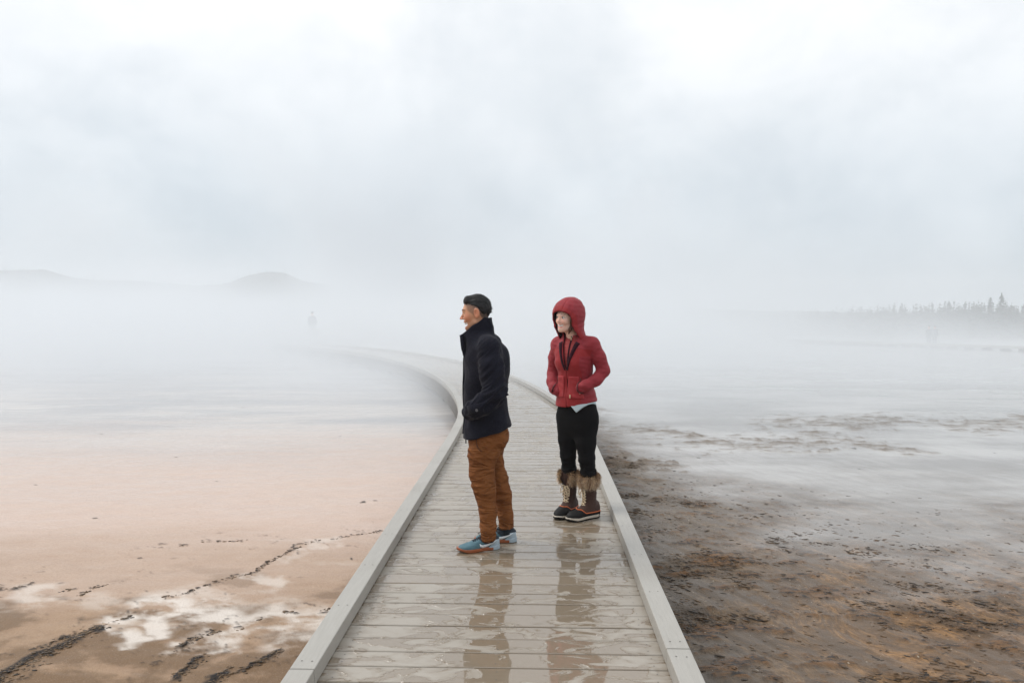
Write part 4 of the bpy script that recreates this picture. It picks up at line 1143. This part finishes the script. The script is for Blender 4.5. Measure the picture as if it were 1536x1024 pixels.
def wo_body(P):
    d = wo_head(P)
    d = smin(d, cone(P, (.088,-.022,1.55), (.025,-.002,1.40), .042, .050), .03)
    d = smin(d, vloft(P, [(.80,0,0,.10,.15),(.92,0,0,.095,.15),(1.06,.012,0,.080,.115),(1.20,.022,0,.092,.13),(1.34,.02,0,.085,.145),(1.42,.012,0,.045,.08)]), .05)
    for s, el, wr, ha in ((1,(-.05,.222,1.19),(.06,.19,1.10),(.105,.135,1.055)), (-1,(.02,-.232,1.14),(.07,-.19,1.05),(.100,-.115,1.01))):
        d = smin(d, chain(P, [(.03,.15*s,1.375), el, wr], [.044,.034,.024]), .03)
        d = smin(d, cone(P, wr, ha, .022, .024, ((0,1,.2),.6)), .02)
        h = np.array(ha); u = v3(.015,-.045*s,-.035)
        for k in range(4): d = smin(d, chain(P, [h+v3(0,0,.02-.013*k), h+u*.5+v3(0,0,.017-.014*k), h+u*.9+v3(-.005,0,.012-.015*k)], [.008,.007,.006], .004), .005)
        d = smin(d, chain(P, [h+v3(-.015,0,.02), h+v3(.01,-.02*s,.035)], [.009,.007], .004), .006)
    d = smin(d, chain(P, [(0,.085,.84),(.022,.115,.47),(-.025,.112,.27),(-.04,.109,.08)], [.085,.044,.036,.030]), .03)
    d = smin(d, chain(P, [(0,-.085,.84),(.024,-.066,.47),(-.018,-.080,.27),(-.027,-.083,.08)], [.085,.044,.036,.030]), .03)
    return d
def w_attr(c, r, k=1.0): return lambda V: sst(1.3,.6, np.linalg.norm(((V-WC)@WT-np.array(c))/np.array(r), axis=1))*k
def w_lips(V):
    Q = (V-WC)@WT
    zc = -.067+.35*Q[:,1]**2/.030; o = np.sqrt(((Q[:,0]-.075)/.028)**2+(Q[:,1]/.030)**2+((Q[:,2]-zc)/.0165)**2); return .8*sst(1.12,.9,o)
wo_b = sculpt('body', wo_body, (-.22,-.34,0), (.26,.34,1.75), .0040, M_skin_w, WOMAN, None, 2,
     {'lips': w_lips, 'stubble': lambda V: 0*V[:,0], 'blush': lambda V: np.maximum(w_attr((.06,.038,-.03),(.03,.024,.022),.7)(V), w_attr((.06,-.038,-.03),(.03,.024,.022),.7)(V))})
for s in (1,-1):
    e = ball(wp(.0655,.030*s,.000), .0115).build('eye', M_eye, wo_b, True)
    ball(wp(.0740,.0305*s,-.0005), .0050, (.8,1,1)).build('iris', M_iris, wo_b, True)
    ribbon('eyelash', wo_head, [wp(.14,.018*s,.0045), wp(.14,.030*s,.0082), wp(.14,.043*s,.004)], [.002,.0035,.002], WT@v3(-1,0,0), M_brow, wo_b, .003)
    ribbon('eyebrow', wo_head, [wp(.14,.014*s,.0255), wp(.14,.027*s,.0285), wp(.14,.043*s,.0225)], [.003,.0035,.0015], WT@v3(-1,0,0), M_brow, wo_b, .001)
mb = MB(); mb.tube([wp(.056,.027,-.0535), wp(.068,.016,-.0615), wp(.0735,0,-.0640), wp(.068,-.016,-.0615), wp(.056,-.027,-.0535)], .0078, 8); mb.build('teeth', M_teeth, wo_b, True)
M_hair_w = simple_mat('auburn_hair', (.10,.038,.018), .5, .4, 90, .7, .003, stretch=(1,1,.2))
def wo_hair(P):
    Q = (P-WC)@WT
    d = ell(Q, (-.020,0,.030), (.094,.076,.094))
    d = smax(d, -ell(Q, (.085,0,-.02), (.080,.064,.105)), .006)
    for s in (1,-1): d = smin(d, chain(Q, [(.005,.060*s,.03), (.010,.062*s,-.03), (.018,.058*s,-.09), (.026,.05*s,-.125)], [.012,.012,.011,.006]), .012)
    return smax(d, -(wo_head(P)+.003), .003)
sculpt('hair', wo_hair, WC-v3(.14,.11,.17), WC+v3(.12,.11,.14), .0032, M_hair_w, wo_b, lambda V: .003*fbm(V[:,0]*60, V[:,1]*60, V[:,2]*12, oct=3), 1)

# leggings
M_leg = simple_mat('black_stretch_cotton', (.006,.006,.007), .9, .25, 120, .4, .002, .0, .15)
def leggings(P):
    d = vloft(P, [(.64,.005,.01,.075,.135),(.72,-.002,.008,.112,.168),(.80,-.006,.003,.122,.176),(.88,-.004,0,.115,.168),(.98,.0,0,.10,.15)], power=2.2)
    a = chain(P, [(0,.082,.80),(.016,.100,.62),(.024,.116,.49),(.000,.116,.37),(-.03,.112,.27)], [.098,.082,.063,.058,.050], .02)
    b = chain(P, [(0,-.078,.80),(.020,-.070,.62),(.028,-.066,.49),(.004,-.073,.37),(-.022,-.080,.27)], [.098,.080,.060,.055,.050], .02)
    return smin(d, smin(a, b, .008), .03)
def leg_disp(V):
    z = V[:,2]; kn = np.exp(-((z-.46)/.07)**2)+np.exp(-((z-.38)/.04)**2)
    return (.0010+.0025*kn)*(1-2.4*np.abs(perlin(V[:,0]*11, V[:,1]*9, (z+.3*V[:,0])*34))) + .0018*perlin(V[:,0]*14, V[:,1]*14, z*14)
wo_l = sculpt('leggings', leggings, (-.18,-.24,.22), (.18,.26,1.0), .0040, M_leg, WOMAN, leg_disp, 2)

# jacket
def red_mat(name, col, quilt=None, scale=90):
    m, nt, out = mat(name); g = N(nt); p = g.obj()
    n = g.noise(g.mapping(p, scale=(1,1,2.5)), scale, 4, .65); n2 = g.noise(p, 10, 3, .5)
    c = g.mix(n, tuple(x*.72 for x in col), tuple(x*1.28 for x in col)); c = g.mix(g.math('MULTIPLY', g.ramp(n2,.45,.7), .4), c, tuple(x*.75 for x in col))
    h = g.math('MULTIPLY', n, .5); bd = .002
    if quilt:
        w_ = g.new('ShaderNodeTexWave', wave_type='BANDS', bands_direction='Z', wave_profile='SIN')
        g.put(w_.inputs['Vector'], g.mapping(p, rot=quilt[1])); g.put(w_.inputs['Scale'], quilt[0]); g.put(w_.inputs['Distortion'], 2.2); g.put(w_.inputs['Detail'], 2.0); g.put(w_.inputs['Detail Scale'], 1.5)
        h = g.math('ADD', h, g.math('MULTIPLY', w_.outputs['Fac'], 1.3)); bd = .006
    g.principled(out, Base_Color=c, Roughness=.72, Specular_IOR_Level=.35, Sheen_Weight=.10, Sheen_Tint=(1,.6,.6), Normal=g.bump(h, .24, bd)); return m
M_red = red_mat('deep_red_softshell', (.30,.018,.022))
M_redq = red_mat('quilted_wine_red_nylon', (.285,.024,.034), (9, (.2,.1,0)))
M_redp = red_mat('brighter_red_quilted_panel', (.36,.030,.036), (8, (.5,.5,0)))
M_lining = wool_mat('dark_maroon_lining', (.030,.008,.014))
M_inner = red_mat('red_down_midlayer', (.34,.045,.045), (12, (0,0,0)))
M_brass = simple_mat('pale_brass_zip', (.62,.47,.30), .35, .15, 200)
M_zip = simple_mat('dark_red_zip_tape', (.10,.012,.016), .6, .2, 200)
WA_L = [(.020,.158,1.388),(-.020,.198,1.285),(-.048,.222,1.185),(.030,.205,1.115),(.095,.160,1.075),(.118,.120,1.055)]
WA_R = [(.034,-.160,1.380),(.020,-.205,1.27),(.012,-.228,1.145),(.065,-.195,1.075),(.105,-.145,1.03),(.118,-.105,1.01)]
WA_RAD = [.058,.055,.050,.047,.044,.038]
def wj_core(P, grow=0.0):
    T = [(.84,.0,0,.145,.176),(.90,.002,0,.140,.176),(.97,.008,0,.132,.166),(1.06,.016,0,.118,.142),(1.14,.022,0,.116,.142),(1.24,.034,0,.124,.158),(1.33,.036,-.002,.112,.168),(1.385,.036,-.004,.095,.150),(1.43,.040,-.008,.072,.095),(1.50,.06,-.014,.064,.076)]
    d = vloft(P, T, power=2.2)
    for s in (1,-1):
        d = smin(d, ell(P, (.085,.068*s,1.245), (.058,.062,.062)), .035)
        d = smin(d, cone(P, (.025,.06*s,1.425), (.026,.158*s,1.388), .045, .062), .03)
    return d-grow
def wj_arms(P): return np.minimum(chain(P, WA_L, WA_RAD, .02), chain(P, WA_R, WA_RAD, .02))
def wo_jacket(P):
    d = wj_core(P)
    # open throat: a V down to the zip pull
    vcut = np.maximum(np.abs(P[:,1]-.004)-.24*np.maximum(P[:,2]-1.185,0)-.002, -P[:,0]+.02)
    d = smax(d, -np.maximum(vcut, .0-wj_core(P, -.030)*-1), .003) if False else smax(d, -np.maximum(vcut, -(wj_core(P)+.030)), .003)
    hollow = wj_core(P, -.012)
    d = smax(d, -np.maximum(hollow, P[:,2]-.97), .003)
    hem = P[:,2]-(.905-.12*P[:,0]*0+.035*np.clip((P[:,1]-.02)/.15,-.2,1.2)-.18*np.clip(P[:,0],-.12,.12)*.25)
    d = smax(d, -hem, .004)
    a = wj_arms(P); kk = .008+.025*sst(1.22,1.36,P[:,2]); h_ = np.clip(.5+.5*(a-d)/kk,0,1)
    return a*(1-h_)+d*h_-kk*h_*(1-h_)
def wj_disp(V):
    z = V[:,2]; arm = sst(.006,-.006, wj_arms(V)-wj_core(V))
    q = z + .55*V[:,0]
    a = perlin(V[:,0]*16, V[:,1]*16, q*30+1.6*perlin(V[:,0]*9,V[:,1]*9,z*9))
    waist = np.exp(-((z-.99)/.05)**2)
    c = perlin(V[:,0]*10+4, V[:,1]*10, z*16)
    return arm*(.0017*(1-2.4*np.abs(a))+.003*perlin(V[:,0]*8+3,V[:,1]*8,q*17)) + (1-arm)*(.003*c + .005*waist*(1-2.2*np.abs(perlin(V[:,0]*7+2, V[:,1]*7, (z+.3*V[:,1])*22)))) + .0015*perlin(V[:,0]*30, V[:,1]*30, z*30)
def wj_region(C, n):
    arm = wj_arms(C) < wj_core(C)+.002
    yoke = C[:,2] > 1.372-.10*np.abs(C[:,1])
    inner = (wj_core(C) < -.006) & (~arm)
    side = (np.abs(C[:,1]) > .118) & (C[:,2] < 1.30)
    r = np.zeros(len(C), int); r[side] = 1; r[yoke] = 1; r[arm] = 1; r[inner] = 2
    return r
wo_j = sculpt('jacket', wo_jacket, (-.20,-.32,.84), (.22,.32,1.52), .0036, [M_red, M_redq, M_lining], WOMAN, wj_disp, 2, None, wj_region)
def inner_layer(P):
    d = wj_core(P, -.020); d = smax(d, .0-P[:,0], .01)
    return smax(d, np.maximum(1.10-P[:,2], P[:,2]-1.465+.5*np.abs(P[:,1])*0), .006)
wo_i = sculpt('inner_jacket', inner_layer, (-.12,-.20,1.08), (.20,.20,1.49), .0042, M_inner, WOMAN, None, 2, one=True)
ribbon('inner_zip', inner_layer, [(.5,.012,z) for z in np.linspace(1.455,1.19,16)], .012, (-1,0,0), M_lining, wo_i, .004, .006)
a = march(inner_layer, (.5,.012,1.435), (-1,0,0)); mb = MB(); mb.box(a+v3(.005,0,0), (.006,.009,.026)); mb.build('zip_pull', M_brass, wo_i, False, .001)
# open fronts: dark facing along both sides of the V
for s in (1,-1):
    ribbon('facing', wo_jacket, [(.5,.004+s*(.010+.32*(z-1.185)),z) for z in np.linspace(1.19,1.405,16)], [.012+.026*k/15 for k in range(16)], (-1,0,0), M_lining, wo_j, .0035, .008)
zy = lambda z: .004
ribbon('front_zip', wo_jacket, [(.5,.004,z) for z in np.linspace(1.185,.90,26)], .009, (-1,0,0), M_zip, wo_j, .002, .004)
for z in np.linspace(1.17,.91,24):
    pass
a = march(wo_jacket, (.5,.004,1.182), (-1,0,0)); mb = MB(); mb.box(a+v3(.006,0,-.004), (.006,.010,.030)); mb.build('zip_pull', M_brass, wo_j, False, .0015)
a = march(wo_jacket, (.5,.004,.925), (-1,0,0)); mb = MB(); mb.box(a+v3(.004,0,0), (.008,.020,.014)); mb.build('zip_stop', M_brass, wo_j, False, .0015)
def pocket(s):
    def f(P):
        y = (P[:,1]*s-.070); z = P[:,2]-1.055
        out = np.maximum(np.abs(z)-.085, np.maximum(-y-.048, y-.050-.25*(-z)))
        return smax(np.maximum(wj_core(P)-.010, -(wj_core(P)+.012)), np.maximum(out, .02-P[:,0]), .008)
    return f
for s in (1,-1):
    pk = sculpt('pocket', pocket(s), (.0,-.16,.95), (.20,.16,1.16), .0036, M_redp, wo_j, lambda V: .002*perlin(V[:,0]*20,V[:,1]*30,V[:,2]*30), 1)
    ribbon('pocket_zip', wo_jacket, [(.5,s*(.108+.006*k),1.13-.035*k) for k in (0,.5,1,1.5,2,2.5,3,3.5)], .006, (-1,0,0), M_zip, wo_j, .010, .004)
a = march(wo_jacket, (.5,.115,.985), (-1,-.2,0))
if a is not None: mb = MB(); mb.box(a+v3(.012,0,0), (.006,.010,.028)); mb.build('zip_pull', M_brass, wo_j, False, .0015)
for s in (1,-1):
    ribbon('yoke_seam', wo_jacket, [(.5,s*y,1.372-.10*y) for y in np.linspace(.062,.150,10)], .004, (-1,0,0), M_redq, wo_j, .0012, .003)
ribbon('hem_band', wo_jacket, [(.5*math.cos(t),.5*math.sin(t), .935+.03*max(-.2,math.sin(t))) for t in np.linspace(-1.5,1.9,30)], .004, (-1,0,0), M_zip, wo_j, .0015, .003) if False else None

# hood
HD = v3(.072,-.026,1.612); HR = rot('Z', 1)@rot('Y', 5)
RIM_Z, RIM_X = [-.25,-.18,-.13,-.09,-.03,.02,.050,.075,.16], [-.03,.020,.050,.074,.088,.104,.132,.148,.16]
def hood_o(P):
    Q = (P-HD)@HR
    d = ell(Q, (.008,0,.004), (.138,.124,.142))
    d = smin(d, ell(Q, (-.035,0,.03), (.098,.105,.116)), .03)
    d = smin(d, vloft((P-HD)@HR, [(-.215,-.035,.018,.085,.125),(-.15,-.006,.010,.098,.116),(-.08,.012,.002,.112,.110)], cap=True), .04)
    return d
def hood(P):
    Q = (P-HD)@HR
    o = hood_o(P)
    d = smax(o, -(o+.013), .002)
    # face opening: the rim leans forward at the crown and falls back to the chin
    rim = Q[:,0]-np.interp(Q[:,2], RIM_Z, RIM_X)
    open_ = np.maximum(rim*-1, 0)
    return smax(d, np.maximum(rim, -1.0), .004)
def hood_region(C, n):
    Q = (C-HD)@HR
    inn = hood_o(C) < -.0065
    band = (Q[:,0] > np.interp(Q[:,2], RIM_Z, RIM_X)-.036)
    r = np.ones(len(C), int); r[band] = 0; r[inn] = 2; return r
def hood_disp(V):
    Q = (V-HD)@HR; o = (hood_o(V) > -.0065)
    seam = np.exp(-(np.abs(np.abs(Q[:,1])-.034)/.004)**2)*sst(.0,.05,Q[:,2])
    th = np.arctan2(Q[:,0]+.02, np.abs(Q[:,1])+.02)
    return o*(-.003*seam + .0022*(1-2.2*np.abs(perlin(Q[:,0]*13, Q[:,1]*13, Q[:,2]*18+Q[:,0]*12))) ) + .0012*perlin(V[:,0]*30,V[:,1]*30,V[:,2]*30)
wo_h = sculpt('hood', hood, HD-v3(.18,.16,.23), HD+v3(.18,.16,.18), .0036, [M_red, M_redq, M_lining], wo_j, hood_disp, 2, None, hood_region)

# pale shirt tail below the hem on her left
M_shirt = simple_mat('pale_blue_shirt_cotton', (.55,.66,.72), .8, .08, 90, .3, .002)
def shirt(P):
    c = wj_core(P, -.002)
    d = smax(c, -(c+.006), .001)
    tail = np.maximum(P[:,2]-.97, .86+1.1*np.abs(P[:,1]-.112+.2*(P[:,0]))-P[:,2])
    return smax(d, np.maximum(tail, -.03-P[:,0]), .003)
sculpt('shirt_tail', shirt, (-.06,-.02,.82), (.20,.24,.99), .0034, M_shirt, WOMAN, lambda V: .003*perlin(V[:,0]*20,V[:,1]*20,V[:,2]*12), 1)

# boots
M_suede = simple_mat('dark_plum_brown_suede', (.050,.021,.014), .9, .35, 60, .5, .003, .1)
M_rubber = simple_mat('black_boot_rubber', (.007,.0065,.007), .6, .3, 60, .3, .004, 0, .25)
M_cream = simple_mat('off_white_midsole', (.52,.47,.40), .6, .12, 60)
M_orange = simple_mat('orange_piping', (.62,.14,.04), .55, .1, 60)
M_cord = simple_mat('cream_cord_lace', (.72,.58,.40), .75, .2, 220)
def fur_mat():
    m, nt, out = mat('tipped_faux_fur'); g = N(nt)
    t = g.attr('tip'); r_ = g.attr('rnd')
    c = g.mix(g.ramp(t, .0, .55), (.035,.018,.010), g.mix(r_, (.10,.045,.02), (.55,.36,.19)))
    c = g.mix(g.ramp(t,.65,1.0), c, g.mix(r_, (.28,.15,.08), (.88,.76,.58)))
    g.principled(out, Base_Color=c, Roughness=.6, Specular_IOR_Level=.3); return m
M_fur = fur_mat()
BOOT_T = [(-.005,0,.06,.034,.06),(.02,0,.06,.040,.06),(.07,0,.06,.043,.062),(.12,.002,.055,.043,.055),(.17,.004,.046,.047,.046),(.21,.006,.040,.050,.040),(.25,.005,.035,.042,.034),(.28,.002,.030,.026,.025),(.29,0,.028,.012,.014)]
def boot_foot(P):
    d = vloft(P, BOOT_T, axis=0, power=2.4); return smax(d, .02-P[:,2], .002)
def boot_shaft(P):
    d = vloft(P, [(.05,.078,0,.062,.042),(.10,.076,0,.060,.045),(.15,.074,0,.056,.050),(.22,.077,0,.058,.056),(.30,.084,0,.064,.062),(.36,.090,0,.066,.064)], axis=2, power=2.1)
    d = smin(d, smax(boot_foot(P)-.002, .055-P[:,2], .004), .03)
    d = smax(d, -cone(P, (.086,0,.31), (.090,0,.45), .050, .052), .004)
    return smax(d, .052-P[:,2]+.85*np.maximum(P[:,0]-.145,0), .004)
def boot_sole(P):
    T = [(r[0]*1.03-.004, r[1], .02, r[3]+.006, .3) for r in BOOT_T]; T[0] = (-.014,0,.02,.022,.3); T[-1] = (.302,0,.02,.010,.3)
    d = vloft(P, T, axis=0, power=2.2)
    return np.maximum(d, np.maximum(P[:,2]-.030-.004*sst(.2,.3,P[:,0]), .012*sst(.23,.30,P[:,0])-P[:,2]))
def boot(loc, rz, seed, slit):
    rng = np.random.default_rng(seed)
    b = empty('boot', loc, rz); b.parent = WOMAN
    sh = sculpt('shaft', boot_shaft, (-.03,-.10,.03), (.31,.10,.40), .0036, M_suede, b, lambda V: .0022*perlin(V[:,0]*22,V[:,1]*22,V[:,2]*34)+.0015*perlin(V[:,0]*50,V[:,1]*50,V[:,2]*50), 1)
    sculpt('rubber_shell', lambda P: smax(boot_foot(P)-.004, P[:,2]-.055-.85*np.maximum(P[:,0]-.145,0), .003), (-.03,-.08,.0), (.32,.08,.14), .0034, M_rubber, b, None, 1)
    sculpt('midsole', boot_sole, (-.03,-.08,-.01), (.33,.08,.06), .0034, [M_cream, M_rubber], b, None, 1, None, lambda C, n: np.where(C[:,2] < .013+.012*sst(.23,.30,C[:,0]), 1, 0))
    # orange piping where suede meets rubber
    f_ = lambda P: np.minimum(boot_shaft(P), boot_foot(P)-.004)
    pts = []; 
    for t in np.linspace(-2.8, 2.8, 60):
        zz = .056; h = None
        for _ in range(7):
            h = march(f_, (.08+.4*math.cos(t), .4*math.sin(t), zz), (-math.cos(t), -math.sin(t), 0))
            if h is None: break
            zz = .5*zz+.5*(.056+.85*max(0, h[0]-.145))
        if h is not None: pts.append(h)
    mb = MB(); mb.tube(pts, .0042, 6); mb.build('piping', M_orange, b, True)
    # fur cuff: many short hairs on a rolled collar
    V, F, tip, rnd = [], [], [], []
    for k in range(3200):
        a = rng.uniform(0, 2*math.pi)
        if slit and abs(((a-slit[0]+math.pi)%(2*math.pi))-math.pi) < slit[1]: continue
        v_ = rng.uniform(-1,1); z0 = .315+.040*v_; rr = .062+.020*math.sqrt(max(0,1-v_*v_))
        dx, dy = math.cos(a), math.sin(a)
        root = v3(.087+dx*(rr-.008), dy*(rr-.008), z0)
        clump = .5+.5*math.sin(a*9+seed)+.35*math.sin(a*23)
        out = v3(dx,dy,0)*(1.0)+v3(-dy,dx,0)*rng.normal(0,.55)+v3(0,0,-.7+1.1*v_+rng.normal(0,.45)); out /= np.linalg.norm(out)
        L = rng.uniform(.022,.048); wd = rng.uniform(.0012,.0024); sd = np.cross(out, v3(dx,dy,.3)); sd /= max(np.linalg.norm(sd),1e-6)
        mid = root+out*L*.55+v3(dx,dy,0)*.003; end = root+out*L+v3(0,0,-.35*L)
        q = len(V); V += [root-sd*wd, root+sd*wd, mid-sd*wd*.8, mid+sd*wd*.8, end]; F += [(q,q+1,q+3,q+2),(q+2,q+3,q+4)]
        r0 = min(1,max(0,.55*clump+.45*rng.uniform(-.3,1))); tip += [0,0,.55,.55,1]; rnd += [r0]*5
    cf = np_mesh('fur_cuff', np.array(V), F, M_fur, b, False, None, {'tip': tip, 'rnd': rnd})
    core = lambda P: smax(np.sqrt((np.sqrt((P[:,0]-.087)**2+P[:,1]**2)-.066)**2+((P[:,2]-.315)*.45)**2)-.016, -np.ones(len(P)) if not slit else (slit[1]-.05-np.abs(((np.arctan2(P[:,1],P[:,0]-.087)-slit[0]+math.pi)%(2*math.pi))-math.pi))*.07, .004)
    sculpt('fur_base', core, (-.04,-.11,.26), (.17,.11,.38), .004, M_suede, b, None, 1)
    # laces criss-cross up the front with a bow of long loops
    mb = MB(); F_ = lambda x0, y, z: march(boot_shaft, (.4,y,z), (-1,0,0))
    zs = [.115,.138,.160,.182,.204,.226,.246]
    P_ = lambda y, z: F_(0, y, z)+v3(.004,0,0)
    for z0, z1 in zip(zs[:-1], zs[1:]):
        for s in (1,-1):
            mb.tube([P_(s*.024,z0), P_(s*.008,(z0*.62+z1*.38))+v3(.002,0,0), P_(-s*.008,(z0*.38+z1*.62))+v3(.002,0,0), P_(-s*.024,z1)], .0042, 6)
    mb.tube([P_(.026,zs[0]), P_(0,zs[0]-.002), P_(-.026,zs[0])], .0034, 6)
    k0 = P_(0,.240)+v3(.006,0,0)
    for s, L in ((1,.075),(-1,.055)):
        mb.tube([k0, k0+v3(.008,.020*s,.008), k0+v3(.004,.040*s,-.020), k0+v3(.004,.038*s,-L), k0+v3(.008,.022*s,-L*.8), k0+v3(.006,.006*s,-.018), k0], .0042, 6)
        mb.tube([k0, k0+v3(.010,.012*s,-.03), k0+v3(.006,.020*s,-.085-.01*s)], .0036, 6)
    mb.build('laces', M_cord, b, True)
    return b
# heel positions from the ankles; yaw relative to her body
boot((-.027-.066*math.cos(R(7)), -.083-.066*math.sin(R(7)), 0), R(7), 1, (0.0,.42))
boot((-.040-.066*math.cos(R(-18)), .109-.066*math.sin(R(-18)), 0), R(-18), 2, None)

M_misted = simple_mat('mist_paled_clothes', (.26,.27,.29), .7, .1, 20)  # walkers' clothes coloured pale grey to stand in for fading in mist
# ---------------------------------------------------------------- walkers far off in the mist
def far_person(loc, rz, label, coat, legs, h=1.70):
    k = h/1.72; rt = empty('person', loc, rz, label, 'person', None)
    def body(P):
        P = P/k
        d = ell(P, (0,0,1.62), (.085,.075,.11)); d = smin(d, cone(P, (0,0,1.55), (0,0,1.40), .05, .06), .02)
        d = smin(d, vloft(P, [(.85,0,0,.10,.15),(1.1,0,0,.10,.14),(1.38,0,0,.10,.17)]), .05)
        for s in (1,-1):
            d = smin(d, chain(P, [(0,.17*s,1.36),(-.02,.22*s,1.10),(.06,.23*s,.86)], [.05,.04,.03]), .03)
            d = smin(d, chain(P, [(0,.09*s,.85),(.02,.10*s,.48),(-.01,.11*s,.05)], [.08,.055,.04]), .03); d = smin(d, cone(P, (-.03,.11*s,.04), (.15,.12*s,.035), .04, .035), .02)
        return d*k
    def coat_f(P):
        P = P/k
        d = vloft(P, [(.78,0,0,.15,.20),(1.1,0,0,.14,.18),(1.36,0,0,.13,.20),(1.46,0,0,.08,.10)])
        for s in (1,-1): d = smin(d, chain(P, [(0,.18*s,1.37),(-.02,.235*s,1.10),(.055,.235*s,.90)], [.07,.062,.05]), .02)
        return d*k
    def leg_f(P):
        P = P/k
        d = vloft(P, [(.72,0,0,.12,.17),(.9,0,0,.12,.16)])
        for s in (1,-1): d = smin(d, chain(P, [(0,.09*s,.75),(.02,.10*s,.48),(-.01,.11*s,.10)], [.10,.075,.06]), .03)
        return d*k
    def hair_f(P):
        P = P/k; return smax(ell(P, (-.012,0,1.645), (.098,.086,.112)), -(P[:,2]-1.60+.5*P[:,0]), .01)*k
    b = sculpt('body', body, (-.2,-.34,0), (.25,.34,1.8), .022, M_skin_w, rt)
    sculpt('coat', coat_f, (-.2,-.34,.7), (.25,.34,1.6), .022, coat, rt); sculpt('trousers', leg_f, (-.2,-.3,.03), (.2,.3,1), .022, legs, rt)
    sculpt('hair', hair_f, (-.2,-.2,1.4), (.2,.2,1.85), .022, M_hair, b)
s_ = 47.5; p = walk_pt(s_, .1, 0); far_person((p.x,p.y,p.z), 2.2, 'faint figure on the boardwalk where it turns, half lost in mist', M_misted, M_misted)
a_, d_, L_, z_ = FW
for t_, o_, lab, c_ in ((.662, .2, 'left one of two tiny walkers on the distant boardwalk on the right', M_misted), (.690, -.3, 'right one of two tiny walkers on the distant boardwalk on the right', M_misted)):
    q = a_+d_*(L_*t_); far_person((q.x-d_.y*o_, q.y+d_.x*o_, z_(t_)+.001), .6, lab, c_, M_misted)
